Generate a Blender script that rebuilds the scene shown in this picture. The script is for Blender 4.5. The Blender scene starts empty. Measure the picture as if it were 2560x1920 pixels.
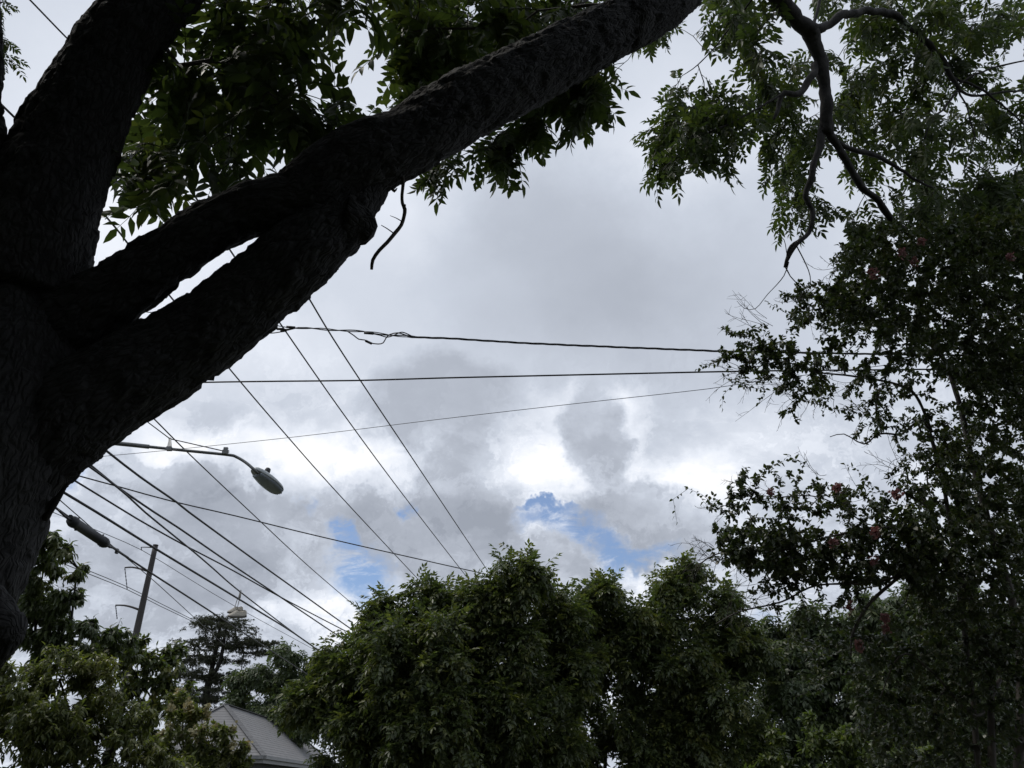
import bpy, math, random
import numpy as np
from mathutils import Vector, Matrix, noise

random.seed(7)
RNG = np.random.default_rng(11)
sc = bpy.context.scene
COL = sc.collection

# ------------------------------------------------------------------ camera
PITCH = math.radians(27.8)
FPX = 1923.0                      # focal length in pixels of the 2560-wide photograph
CAM = np.array([0.0, 0.0, 1.6])
FWD = np.array([0.0, math.cos(PITCH), math.sin(PITCH)])
UPV = np.array([0.0, -math.sin(PITCH), math.cos(PITCH)])
RGT = np.array([1.0, 0.0, 0.0])
cd = bpy.data.cameras.new('camera')
cam = bpy.data.objects.new('camera', cd)
COL.objects.link(cam)
cd.sensor_fit = 'HORIZONTAL'
cd.sensor_width = 36.0
cd.lens = FPX / 2560.0 * 36.0
cd.clip_start = 0.05
cd.clip_end = 3000.0
cam.location = Vector(CAM)
cam.rotation_euler = (math.pi / 2 + PITCH, 0, 0)
sc.camera = cam

def P(px, py, z):
    """point of the place seen at photograph pixel px,py at depth z"""
    return CAM + z * ((px - 1280) / FPX * RGT + (960 - py) / FPX * UPV + FWD)

def PH(px, py, h):
    """point of the place seen at pixel px,py that lies h metres above the ground"""
    d = (px - 1280) / FPX * RGT + (960 - py) / FPX * UPV + FWD
    return CAM + d * ((h - CAM[2]) / d[2])

def proj(V):
    V = np.asarray(V, float) - CAM
    z = V @ FWD
    zz = np.where(z > 0.05, z, 0.05)
    return 1280 + FPX * (V @ RGT) / zz, 960 - FPX * (V @ UPV) / zz, z

def azel(px, py):
    d = P(px, py, 1.0) - CAM
    d /= np.linalg.norm(d)
    return math.atan2(d[0], d[1]), math.asin(d[2])

# ------------------------------------------------------------------ world sky with broken cloud
SUN_EL, SUN_AZ = math.radians(60), math.radians(-75)     # azimuth measured from +Y towards +X
world = bpy.data.worlds.new('World')
sc.world = world
world.use_nodes = True
WT = world.node_tree
WT.nodes.clear()

class G:
    """small helper to write shader maths"""
    def __init__(s, tree): s.t = tree
    def n(s, typ, **kw):
        o = s.t.nodes.new(typ)
        for k, v in kw.items(): setattr(o, k, v)
        return o
    def put(s, sock, v):
        if hasattr(v, 'is_output') or isinstance(v, bpy.types.NodeSocket): s.t.links.new(v, sock)
        elif v is not None: sock.default_value = v
    def m(s, op, a, b=None, c=None, clamp=False):
        o = s.n('ShaderNodeMath', operation=op, use_clamp=clamp)
        for i, v in enumerate((a, b, c)):
            if v is not None: s.put(o.inputs[i], v)
        return o.outputs[0]
    def v(s, op, a, b=None, scale=None):
        o = s.n('ShaderNodeVectorMath', operation=op)
        s.put(o.inputs[0], a)
        if b is not None: s.put(o.inputs[1], b)
        if scale is not None: s.put(o.inputs['Scale'], scale)
        return o.outputs['Value'] if op in ('LENGTH', 'DISTANCE', 'DOT_PRODUCT') else o.outputs[0]
    def noise(s, vec, scale, detail, rough=0.55, dist=0.0, col=False):
        o = s.n('ShaderNodeTexNoise')
        s.put(o.inputs['Vector'], vec)
        o.inputs['Scale'].default_value = scale
        o.inputs['Detail'].default_value = detail
        o.inputs['Roughness'].default_value = rough
        o.inputs['Distortion'].default_value = dist
        return o.outputs['Color'] if col else o.outputs[0]
    def smooth(s, x, a, b):
        o = s.n('ShaderNodeMapRange', interpolation_type='SMOOTHSTEP')
        s.put(o.inputs['Value'], x)
        o.inputs['From Min'].default_value = a; o.inputs['From Max'].default_value = b
        return o.outputs[0]
    def ramp(s, x, stops):
        o = s.n('ShaderNodeValToRGB')
        s.put(o.inputs[0], x)
        e = o.color_ramp.elements
        while len(e) < len(stops): e.new(0.5)
        for i, (p, c) in enumerate(stops):
            e[i].position = p; e[i].color = (*c, 1)
        return o.outputs[0]
    def mix(s, f, a, b, blend='MIX'):
        o = s.n('ShaderNodeMix', data_type='RGBA', blend_type=blend)
        s.put(o.inputs[0], f); s.put(o.inputs[6], a); s.put(o.inputs[7], b)
        return o.outputs[2]

def c4(c): return (*c, 1.0)

w = G(WT)
tc = w.n('ShaderNodeTexCoord')
D = w.v('NORMALIZE', tc.outputs['Generated'])
sep = w.n('ShaderNodeSeparateXYZ'); WT.links.new(D, sep.inputs[0])
X, Y, Z = sep.outputs
AZ = w.m('ARCTAN2', X, Y)
EL = w.m('ARCSINE', Z)
zz = w.m('ADD', w.m('MAXIMUM', Z, 0.0), 0.22)
comb = w.n('ShaderNodeCombineXYZ')
w.put(comb.inputs[0], w.m('DIVIDE', X, zz)); w.put(comb.inputs[1], w.m('DIVIDE', Y, zz)); comb.inputs[2].default_value = 3.7
CP = comb.outputs[0]                       # cloud layer seen in perspective
nbig = w.noise(CP, 1.15, 5, 0.5)
nmid = w.noise(CP, 3.2, 6, 0.62, 0.25)
nfin = w.noise(D, 11.0, 6, 0.68, 0.2)
comb2 = w.n('ShaderNodeCombineXYZ'); w.put(comb2.inputs[0], AZ); w.put(comb2.inputs[1], EL)
AE = comb2.outputs[0]
warp1 = w.v('SUBTRACT', w.noise(D, 5.5, 2, 0.6, 0, True), (0.5, 0.5, 0.5))
warp2 = w.v('SUBTRACT', w.noise(D, 20.0, 4, 0.68, 0, True), (0.5, 0.5, 0.5))
AEW = w.v('ADD', w.v('ADD', AE, w.v('SCALE', warp1, scale=0.10)), w.v('SCALE', warp2, scale=0.075))

def blob(px, py, rx, ry, soft=1.0):
    """a cloud or gap centred on a direction of the sky; rx, ry half sizes in photo pixels"""
    az, el = azel(px, py)
    a2, e2 = azel(px + 10, py); a3, e3 = azel(px, py - 10)
    kx = abs(a2 - az) / 10 * rx; ky = abs(e3 - el) / 10 * ry
    big = 1.0 + 0.55 * soft
    kx *= big; ky *= big
    mp_ = w.n('ShaderNodeMapping', vector_type='POINT')
    WT.links.new(AEW, mp_.inputs[0])
    mp_.inputs['Location'].default_value = (-az / kx, -el / ky, 0)
    mp_.inputs['Scale'].default_value = (1 / kx, 1 / ky, 0)
    gr = w.n('ShaderNodeTexGradient', gradient_type='SPHERICAL')
    WT.links.new(mp_.outputs[0], gr.inputs[0])
    if soft >= .9: return gr.outputs[1]
    return w.smooth(gr.outputs[1], 0.0, 0.9 * soft)

def total(items):
    acc = None
    for it in items:
        b = blob(*it[:4], it[5] if len(it) > 5 else 1.0)
        k_ = it[4] * (1.25 if (it[5] if len(it) > 5 else 1.0) >= .9 else 1.0)
        acc = w.m('MULTIPLY', b, k_) if acc is None else w.m('MULTIPLY_ADD', b, k_, acc)
    return acc

LIGHTS = [(1345, 1190, 130, 80, .55), (1400, 1040, 150, 60, .22), (1525, 1000, 90, 45, .30), (1740, 1240, 130, 90, .42),
          (690, 1160, 160, 75, .40), (880, 1150, 120, 75, .32), (470, 1095, 130, 45, .25), (1560, 1160, 45, 110, .20),
          (850, 1530, 130, 90, .48), (1330, 1330, 60, 40, .25), (1480, 1330, 80, 25, .3), (1800, 1150, 200, 90, .12), (1600, 1440, 110, 60, .22),
          (250, 560, 330, 420, .20), (980, 480, 170, 150, .12), (690, 860, 170, 90, .10), (1700, 330, 150, 200, .10)]
DARKS = [(1090, 1010, 190, 110, .20, .6), (1170, 1230, 150, 110, .12, .22), (1080, 1330, 230, 100, .10, .25), (400, 1200, 200, 60, .12, .3), (600, 1330, 190, 90, .10, .25), (1490, 1080, 75, 120, .26, .5), (1600, 1290, 190, 105, .30, .35), (1230, 1250, 130, 130, .10),
         (960, 1320, 160, 100, .14), (470, 1260, 190, 90, .15), (560, 1420, 250, 150, .17), (1200, 1380, 150, 90, .12), (300, 1450, 190, 130, .12),
         (1560, 720, 380, 220, .15), (1330, 520, 200, 130, .08), (1900, 900, 260, 180, .06), (1380, 1420, 160, 50, .12)]
HOLES = [(905, 1450, 105, 100, 1.0), (865, 1355, 55, 32, .85), (1405, 1312, 120, 36, 1.0), (1535, 1362, 140, 32, .95), (1350, 1275, 60, 14, .75),
         (1530, 1415, 60, 35, .7), (1022, 1262, 24, 32, .85), (1345, 1135, 50, 22, .55), (775, 1290, 24, 34, .6),
         (160, 1175, 60, 40, .75), (1900, 1500, 60, 40, .5), (2250, 1330, 70, 60, .5)]
lowsky = w.smooth(EL, 0.62, 0.20)          # broken cumulus low down, an even sheet overhead
hole_noise = w.m('MULTIPLY', w.m('SUBTRACT', w.noise(CP, 1.9, 4, 0.6), 0.60), 2.2)
out_az = w.smooth(w.m('ABSOLUTE', AZ), 0.62, 0.9)      # beyond the photographed sector the gaps are only chance
hole_noise = w.m('MULTIPLY', w.m('MULTIPLY', w.m('MAXIMUM', hole_noise, 0.0), lowsky), out_az)
hsum = w.m('ADD', total(HOLES), hole_noise)
hraw = w.m('ADD', hsum, w.m('MULTIPLY', w.m('SUBTRACT', nfin, 0.5), 1.1))
wisp = w.noise(CP, 9.0, 5, 0.7, 0.6)
hole = w.m('MULTIPLY', w.smooth(hraw, 0.28, 1.05), w.m('SUBTRACT', 1.0, w.m('MULTIPLY', w.smooth(wisp, 0.45, 0.72), 0.85)))
rim = w.m('MULTIPLY', w.smooth(hraw, 0.10, 0.5), 0.07)
val = w.m('ADD', w.m('MULTIPLY', w.m('SUBTRACT', nbig, 0.5), 0.35), 0.54)
contrast = w.m('ADD', w.m('MULTIPLY', lowsky, 0.55), 0.10)
val = w.m('ADD', val, w.m('MULTIPLY', w.m('SUBTRACT', nmid, 0.5), contrast))
val = w.m('ADD', val, w.m('MULTIPLY', w.m('SUBTRACT', nfin, 0.5), w.m('MULTIPLY', lowsky, 0.62)))
edge1 = w.smooth(w.noise(CP, 2.6, 6, 0.66, 0.4), 0.485, 0.545)
edge2 = w.smooth(w.noise(AEW, 9.0, 6, 0.66, 0.5), 0.50, 0.56)
val = w.m('ADD', val, w.m('MULTIPLY', w.m('SUBTRACT', edge1, 0.5), w.m('MULTIPLY', lowsky, 0.10)))
val = w.m('ADD', val, w.m('MULTIPLY', w.m('SUBTRACT', edge2, 0.5), w.m('MULTIPLY', lowsky, 0.13)))
val = w.m('ADD', val, w.m('MULTIPLY', total(LIGHTS), 0.78))
val = w.m('SUBTRACT', val, w.m('MULTIPLY', total(DARKS), 1.3))
val = w.m('ADD', val, rim)
cloud = w.ramp(val, [(0.0, (.31, .34, .40)), (0.30, (.415, .45, .52)), (0.50, (.545, .59, .675)), (0.72, (.76, .80, .88)), (0.95, (1.0, 1.0, 1.0))])
STR = 0.10
sky = w.n('ShaderNodeTexSky', sky_type='NISHITA')
sky.sun_disc = False
sky.sun_elevation = SUN_EL
sky.sun_rotation = SUN_AZ
sky.air_density = 1.0; sky.dust_density = 0.6; sky.ozone_density = 1.6
blue = w.mix(1.0, sky.outputs[0], (0.70, 0.84, 1.02, 1), 'MULTIPLY')
blue = w.mix(0.14, blue, (7.0, 7.6, 8.8, 1))
cl10 = w.v('SCALE', cloud, scale=1.0 / STR)
skycol = w.mix(hole, cl10, blue)
below = w.smooth(Z, 0.0, -0.06)
skycol = w.mix(below, skycol, (1.0, 1.0, 0.9, 1))
bg = w.n('ShaderNodeBackground'); bg.inputs[1].default_value = STR
WT.links.new(skycol, bg.inputs[0])
wo = w.n('ShaderNodeOutputWorld'); WT.links.new(bg.outputs[0], wo.inputs[0])

# ------------------------------------------------------------------ sun behind cloud, exposure
sd = bpy.data.lights.new('sun', 'SUN')
sd.energy = 1.5; sd.angle = math.radians(14); sd.color = (1.0, 0.95, 0.87)
sun = bpy.data.objects.new('sun', sd)
COL.objects.link(sun)
to_sun = Vector((math.cos(SUN_EL) * math.sin(SUN_AZ), math.cos(SUN_EL) * math.cos(SUN_AZ), math.sin(SUN_EL)))
sun.rotation_euler = to_sun.to_track_quat('Z', 'Y').to_euler()
sun.location = (0, 0, 40)
sc.view_settings.view_transform = 'Standard'
sc.view_settings.look = 'None'
sc.view_settings.exposure = 0.14
sc.view_settings.gamma = 1.0
sc.view_settings.use_curve_mapping = False
sc.cycles.max_bounces = 4
sc.cycles.diffuse_bounces = 2
sc.cycles.glossy_bounces = 1
sc.cycles.transmission_bounces = 2
sc.cycles.transparent_max_bounces = 4
world.cycles.sampling_method = 'MANUAL'
world.cycles.sample_map_resolution = 512

# ------------------------------------------------------------------ materials
def new_mat(name):
    m = bpy.data.materials.new(name); m.use_nodes = True
    m.node_tree.nodes.clear()
    return m, G(m.node_tree)

def finish(g, shader, bump=None):
    o = g.n('ShaderNodeOutputMaterial'); g.t.links.new(shader, o.inputs[0])

def plain(name, c1, c2, rough=0.6, metal=0.0, scale=20.0, bump=0.15, stretch=(1, 1, 1)):
    m, g = new_mat(name)
    t = g.n('ShaderNodeTexCoord')
    vec = g.v('MULTIPLY', t.outputs['Object'], stretch)
    n1 = g.noise(vec, scale, 6, 0.6)
    n2 = g.noise(vec, scale * 0.17, 4, 0.6)
    f = g.m('ADD', g.m('MULTIPLY', n1, 0.6), g.m('MULTIPLY', n2, 0.4))
    f = g.smooth(f, 0.34, 0.66)
    b = g.n('ShaderNodeBsdfPrincipled')
    g.t.links.new(g.mix(f, c4(c1), c4(c2)), b.inputs['Base Color'])
    b.inputs['Roughness'].default_value = rough
    b.inputs['Metallic'].default_value = metal
    bp = g.n('ShaderNodeBump'); bp.inputs['Strength'].default_value = bump; bp.inputs['Distance'].default_value = 0.02
    g.t.links.new(n1, bp.inputs['Height']); g.t.links.new(bp.outputs[0], b.inputs['Normal'])
    finish(g, b.outputs[0])
    return m

def leaf_mat(name, cols, trans=0.35, rough=0.42, tcol=None, under_c=(0.16, 0.19, 0.13, 1), spec=.45):
    m, g = new_mat(name)
    at = g.n('ShaderNodeAttribute', attribute_name='rnd')
    oi = g.n('ShaderNodeObjectInfo')
    geo0 = g.n('ShaderNodeNewGeometry')
    patch = g.noise(geo0.outputs['Position'], 1.7, 3, .6)
    f = g.m('FRACT', g.m('ADD', at.outputs['Fac'], oi.outputs['Random']))
    k = len(cols)
    base = g.ramp(f, [(i / (k - 1), c) for i, c in enumerate(cols)])
    base = g.mix(g.m('MULTIPLY', g.smooth(patch, .50, .72), .55), base, g.mix(1.0, base, (1.75, 1.45, .95, 1), 'MULTIPLY'))
    geo = g.n('ShaderNodeNewGeometry')
    under = g.mix(0.35, base, under_c)
    base2 = g.mix(geo.outputs['Backfacing'], base, under)
    b = g.n('ShaderNodeBsdfPrincipled')
    g.t.links.new(base2, b.inputs['Base Color'])
    b.inputs['Roughness'].default_value = rough
    b.inputs['Specular IOR Level'].default_value = spec
    tr = g.n('ShaderNodeBsdfTranslucent')
    g.t.links.new(g.mix(1.0, base, c4(tcol or (1.5, 1.7, 0.7)), 'MULTIPLY'), tr.inputs[0])
    mx = g.n('ShaderNodeMixShader'); mx.inputs[0].default_value = trans
    g.t.links.new(b.outputs[0], mx.inputs[1]); g.t.links.new(tr.outputs[0], mx.inputs[2])
    finish(g, mx.outputs[0])
    return m

M = {}
M['bark'] = plain('bark', (.012, .011, .011), (.036, .034, .033), 0.9, 0, 26, 0.7, (1, 1, .45))
def bark_big(name):
    m, g = new_mat(name)
    at = g.n('ShaderNodeAttribute', attribute_name='grain')
    v0 = at.outputs['Vector']
    wob = g.v('SCALE', g.v('SUBTRACT', g.noise(v0, 9, 3, .6, 0, True), (.5, .5, .5)), scale=.05)
    v1 = g.v('MULTIPLY', g.v('ADD', v0, wob), (46, 46, 14))
    vo = g.n('ShaderNodeTexVoronoi', feature='DISTANCE_TO_EDGE'); g.t.links.new(v1, vo.inputs['Vector']); vo.inputs['Scale'].default_value = 1.0
    vc = g.n('ShaderNodeTexVoronoi', feature='F1'); g.t.links.new(v1, vc.inputs['Vector']); vc.inputs['Scale'].default_value = 1.0
    ridge = g.smooth(vo.outputs['Distance'], 0.0, 0.28)
    fine = g.noise(g.v('MULTIPLY', v0, (150, 150, 40)), 1.0, 6, .65)
    big = g.noise(v0, 2.6, 5, .6)
    spots = g.smooth(g.noise(v0, 14, 4, .6), .62, .72)
    h = g.m('ADD', g.m('MULTIPLY', ridge, .75), g.m('MULTIPLY', fine, .45))
    f = g.m('ADD', g.m('MULTIPLY', ridge, .45), g.m('MULTIPLY', fine, .55))
    col = g.ramp(f, [(.2, (.006, .006, .006)), (.55, (.014, .014, .015)), (.85, (.026, .026, .028))])
    col = g.mix(g.m('MULTIPLY', g.smooth(big, .45, .7), .5), col, (.020, .021, .018, 1))
    col = g.mix(g.m('MULTIPLY', spots, .55), col, (.045, .049, .046, 1))
    b = g.n('ShaderNodeBsdfPrincipled'); b.inputs['Roughness'].default_value = .92
    g.t.links.new(col, b.inputs['Base Color'])
    bp = g.n('ShaderNodeBump'); bp.inputs['Strength'].default_value = .7; bp.inputs['Distance'].default_value = .02
    g.t.links.new(h, bp.inputs['Height']); g.t.links.new(bp.outputs[0], b.inputs['Normal'])
    finish(g, b.outputs[0])
    return m
M['bark_big'] = bark_big('furrowed bark')
M['twig'] = plain('twig bark', (.030, .026, .022), (.075, .066, .056), 0.85, 0, 30, 0.3)
M['palebark'] = plain('smooth bark', (.035, .029, .025), (.085, .070, .058), 0.7, 0, 14, 0.2, (1, 1, .4))
M['leaf_shade'] = leaf_mat('leaf shade tree', [(.032, .046, .022), (.042, .060, .026), (.054, .074, .030), (.038, .054, .024), (.070, .084, .030)], 0.40, 0.5, None, (.075, .095, .06, 1), .3)
M['leaf_pecan'] = leaf_mat('leaf centre trees', [(.052, .070, .032), (.067, .089, .036), (.082, .106, .039), (.058, .076, .033), (.140, .152, .043), (.070, .089, .035)], 0.36, 0.38)
M['leaf_far'] = leaf_mat('leaf far trees', [(.046, .068, .032), (.058, .084, .036), (.072, .096, .040), (.052, .074, .034)], 0.32)
M['leaf_crape'] = leaf_mat('leaf crape', [(.030, .046, .020), (.040, .056, .022), (.050, .062, .024), (.034, .050, .020), (.060, .060, .026)], 0.28)
M['leaf_olive'] = leaf_mat('leaf olive', [(.090, .106, .040), (.112, .130, .044), (.138, .150, .050), (.098, .116, .040), (.165, .170, .058)], 0.38)
M['leaf_glossy'] = leaf_mat('leaf glossy', [(.062, .084, .040), (.080, .106, .046), (.096, .120, .050), (.070, .094, .042)], 0.36, 0.40)
M['leaf_lime'] = leaf_mat('leaf lime', [(.065, .090, .024), (.085, .112, .028), (.060, .085, .022), (.110, .125, .034)], 0.35)
M['needle'] = leaf_mat('needles', [(.040, .046, .036), (.052, .058, .044), (.064, .068, .052), (.046, .050, .040)], 0.15, 0.6)
M['petal'] = leaf_mat('pink petals', [(.22, .105, .11), (.30, .15, .155), (.18, .08, .085)], 0.35, 0.6, (1.2, .9, .9))
M['cream'] = leaf_mat('cream blossom', [(.36, .34, .20), (.44, .41, .26), (.30, .28, .15)], 0.30, 0.6, (1.1, 1.0, .8))
M['cable'] = plain('cable', (.016, .016, .018), (.030, .029, .032), 0.55, 0, 40, 0.05)
M['wire'] = plain('wire', (.030, .028, .030), (.055, .052, .052), 0.5, 0.3, 60, 0.05)
M['wood'] = plain('pole wood', (.07, .055, .042), (.15, .12, .09), 0.85, 0, 18, 0.4, (1, 1, .08))
M['steelpole'] = plain('weathered steel', (.030, .026, .026), (.052, .046, .044), 0.65, 0.2, 3, 0.1, (1, 1, .15))
M['insul'] = plain('insulator', (.08, .085, .10), (.15, .155, .17), 0.35, 0, 20, 0.05)
M['galv'] = plain('galvanised', (.11, .115, .115), (.19, .195, .195), 0.5, 0.6, 30, 0.08)
M['housing'] = plain('lamp housing', (.33, .36, .37), (.43, .46, .47), 0.5, 0.0, 12, 0.06)
M['lens'] = plain('lamp door', (.26, .30, .36), (.34, .38, .44), 0.35, 0.0, 9, 0.03)
M['blackplastic'] = plain('black plastic', (.008, .010, .013), (.016, .019, .024), 0.6, 0, 18, 0.05)
M['shoe'] = plain('shoe cloth', (.34, .31, .26), (.50, .47, .41), 0.8, 0, 30, 0.2)
M['sole'] = plain('shoe sole', (.07, .065, .06), (.13, .12, .11), 0.8, 0, 30, 0.2)
M['lace'] = plain('lace', (.35, .33, .30), (.45, .43, .40), 0.85, 0, 60, 0.1)
M['ridge'] = plain('ridge shingle', (.105, .105, .11), (.15, .15, .15), 0.9, 0, 12, 0.2)
M['siding'] = plain('siding', (.05, .052, .06), (.08, .082, .09), 0.8, 0, 9, 0.1)
M['gutter'] = plain('gutter', (.15, .155, .16), (.21, .21, .215), 0.5, 0, 6, 0.05)
M['ground'] = plain('grass ground', (.045, .058, .022), (.095, .090, .050), 0.95, 0, 1.4, 0.5)
M['asphalt'] = plain('asphalt', (.040, .040, .041), (.065, .064, .063), 0.9, 0, 25, 0.3)

# ------------------------------------------------------------------ mesh helpers
class MB:
    """collects vertices and faces, then links them as ONE mesh object"""
    def __init__(s):
        s.v = []; s.q = []; s.t = []; s.a = []; s.n = 0
    def add(s, V, Q=None, T=None, rnd=0.5):
        V = np.asarray(V, float)
        s.v.append(V)
        s.a.append(np.full(len(V), rnd) if np.isscalar(rnd) else np.asarray(rnd))
        if Q is not None and len(Q): s.q.append(np.asarray(Q, int).reshape(-1, 4) + s.n)
        if T is not None and len(T): s.t.append(np.asarray(T, int).reshape(-1, 3) + s.n)
        s.n += len(V)
        return s
    def mesh(s, name, mat, base=(0, 0, 0), smooth=True):
        V = np.concatenate(s.v) - np.asarray(base)
        Q = np.concatenate(s.q) if s.q else np.zeros((0, 4), int)
        T = np.concatenate(s.t) if s.t else np.zeros((0, 3), int)
        me = bpy.data.meshes.new(name)
        me.vertices.add(len(V)); me.vertices.foreach_set('co', V.astype(np.float32).ravel())
        nl = Q.size + T.size
        me.loops.add(nl)
        me.loops.foreach_set('vertex_index', np.concatenate([Q.ravel(), T.ravel()]).astype(np.int32))
        me.polygons.add(len(Q) + len(T))
        st = np.concatenate([np.arange(len(Q)) * 4, Q.size + np.arange(len(T)) * 3]).astype(np.int32)
        me.polygons.foreach_set('loop_start', st)
        me.polygons.foreach_set('use_smooth', np.full(len(st), smooth))
        at = me.attributes.new('rnd', 'FLOAT', 'POINT')
        at.data.foreach_set('value', np.concatenate(s.a).astype(np.float32))
        me.materials.append(mat)
        me.update(calc_edges=True)
        return me

def link(name, me, parent=None):
    o = bpy.data.objects.new(name, me)
    COL.objects.link(o)
    if parent is not None: o.parent = parent
    return o

def tag(o, label=None, cat=None, group=None, kind=None):
    if label: o['label'] = label
    if cat: o['category'] = cat
    if group: o['group'] = group
    if kind: o['kind'] = kind
    return o

def thing(name, label, cat, loc, group=None):
    o = bpy.data.objects.new(name, None)
    o.empty_display_size = 0.2
    COL.objects.link(o)
    o.location = Vector(loc)
    return tag(o, label, cat, group)

def build(mb, name, mat, parent=None, smooth=True):
    base = np.array(parent['_b']) if parent is not None and '_b' in parent else (np.array(parent.location) if parent is not None else np.zeros(3))
    return link(name, mb.mesh(name, mat, base, smooth), parent)

def nrm(v):
    v = np.asarray(v, float)
    return v / (np.linalg.norm(v, axis=-1, keepdims=True) + 1e-12)

def cross(a, b):
    return np.stack([a[..., 1] * b[..., 2] - a[..., 2] * b[..., 1], a[..., 2] * b[..., 0] - a[..., 0] * b[..., 2], a[..., 0] * b[..., 1] - a[..., 1] * b[..., 0]], -1)

def frames(pts):
    pts = np.asarray(pts, float)
    T = np.gradient(pts, axis=0)
    T = nrm(T)
    ref = np.array([0, 0, 1.0]) if abs(T[0][2]) < 0.9 else np.array([1.0, 0, 0])
    A = np.zeros_like(T)
    a = ref - T[0] * (ref @ T[0]); a = a / np.linalg.norm(a); A[0] = a
    for i in range(1, len(T)):
        a = A[i - 1] - T[i] * (A[i - 1] @ T[i]); A[i] = a / (np.linalg.norm(a) + 1e-12)
    return T, A, cross(T, A)

def tube_arrays(pts, rad, sides=8, caps=True):
    pts = np.asarray(pts, float); rad = np.broadcast_to(np.asarray(rad, float), (len(pts),))
    T, A, B = frames(pts)
    ph = np.arange(sides) * 2 * math.pi / sides
    V = (pts[:, None] + rad[:, None, None] * (np.cos(ph)[None, :, None] * A[:, None] + np.sin(ph)[None, :, None] * B[:, None])).reshape(-1, 3)
    n = len(pts)
    i = np.arange(n - 1)[:, None] * sides; j = np.arange(sides)[None]; k = (j + 1) % sides
    Q = np.stack([i + j, i + k, i + k + sides, i + j + sides], -1).reshape(-1, 4)
    Tt = []
    if caps:
        V = np.vstack([V, pts[0], pts[-1]])
        c0, c1 = n * sides, n * sides + 1
        for a in range(sides):
            b = (a + 1) % sides
            Tt.append((c0, b, a)); Tt.append((c1, (n - 1) * sides + a, (n - 1) * sides + b))
    return V, Q, Tt

def tube(mb, pts, rad, sides=8, caps=True, rnd=0.5):
    V, Q, T = tube_arrays(pts, rad, sides, caps)
    mb.add(V, Q, T, rnd)
    return mb

def smooth_path(pts, step=None, n=None):
    """Catmull-Rom through rows (any number of columns)"""
    p = np.asarray(pts, float)
    if len(p) == 2:
        k = n or 2
        t = np.linspace(0, 1, k)[:, None]
        return p[0] * (1 - t) + p[1] * t
    q = np.vstack([2 * p[0] - p[1], p, 2 * p[-1] - p[-2]])
    out = []
    for i in range(1, len(q) - 2):
        L = np.linalg.norm(q[i + 1][:3] - q[i][:3])
        k = max(2, int(L / step)) if step else (n or 8)
        t = np.linspace(0, 1, k, endpoint=False)[:, None]
        a, b, c, d = q[i - 1], q[i], q[i + 1], q[i + 2]
        out.append(0.5 * (2 * b + (c - a) * t + (2 * a - 5 * b + 4 * c - d) * t ** 2 + (3 * b - a - 3 * c + d) * t ** 3))
    out.append(q[-2][None])
    return np.vstack(out)

def box_arrays(c, ax, ay, az):
    """box about c with half-axis vectors"""
    c, ax, ay, az = map(lambda v: np.asarray(v, float), (c, ax, ay, az))
    V = [c + sx * ax + sy * ay + sz * az for sz in (-1, 1) for sy in (-1, 1) for sx in (-1, 1)]
    Q = [(0, 2, 3, 1), (4, 5, 7, 6), (0, 1, 5, 4), (2, 6, 7, 3), (0, 4, 6, 2), (1, 3, 7, 5)]
    return np.array(V), Q

# ------------------------------------------------------------------ ground
g = MB()
n = 40
xs = np.linspace(-1, 1, n); xs = np.sign(xs) * np.abs(xs) ** 2.2 * 900
gx, gy = np.meshgrid(xs, xs)
gv = np.stack([gx.ravel(), gy.ravel(), np.zeros(n * n)], 1)
ii = (np.arange(n - 1)[:, None] * n + np.arange(n - 1)[None]).ravel()
g.add(gv, np.stack([ii, ii + 1, ii + n + 1, ii + n], 1))
tag(build(g, 'ground', M['ground']), kind='structure')
rd = MB()
V, Q = box_arrays((2, 9.0, 0.004), (220, -12, 0), (0.19, 2.6, 0), (0, 0, 0.004))
rd.add(V, Q)
tag(build(rd, 'road', M['asphalt']), kind='structure')

# ------------------------------------------------------------------ leaf templates
def leaflet(L, W, curl, cup):
    """lanceolate blade along +x, six points"""
    V = np.array([(0, 0, 0), (.34 * L, .5 * W, cup * W), (.34 * L, -.5 * W, cup * W), (.70 * L, .36 * W, cup * W * .7 - curl * L * .35),
                  (.70 * L, -.36 * W, cup * W * .7 - curl * L * .35), (L, 0, -curl * L), (.36 * L, 0, 0), (.70 * L, 0, -curl * L * .35)], float)
    Q = [(1, 6, 7, 3), (6, 2, 4, 7)]
    T = [(0, 6, 1), (0, 2, 6), (3, 7, 5), (7, 4, 5)]
    return V, Q, T

def leaflet_lo(L, W, curl, cup):
    V = np.array([(0, 0, 0), (.45 * L, .5 * W, cup * W), (.45 * L, -.5 * W, cup * W), (L, 0, -curl * L)], float)
    return V, np.zeros((0, 4), int), [(0, 3, 1), (0, 2, 3)]

def leaflet_mid(L, W, curl, cup):
    V = np.array([(0, 0, 0), (.34 * L, .5 * W, cup * W), (.34 * L, -.5 * W, cup * W), (.72 * L, .36 * W, -curl * L * .3), (.72 * L, -.36 * W, -curl * L * .3), (L, 0, -curl * L)], float)
    return V, [(1, 2, 4, 3)], [(0, 2, 1), (3, 4, 5)]

def rotm(ax, a):
    return np.array(Matrix.Rotation(a, 3, Vector(ax)))

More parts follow.
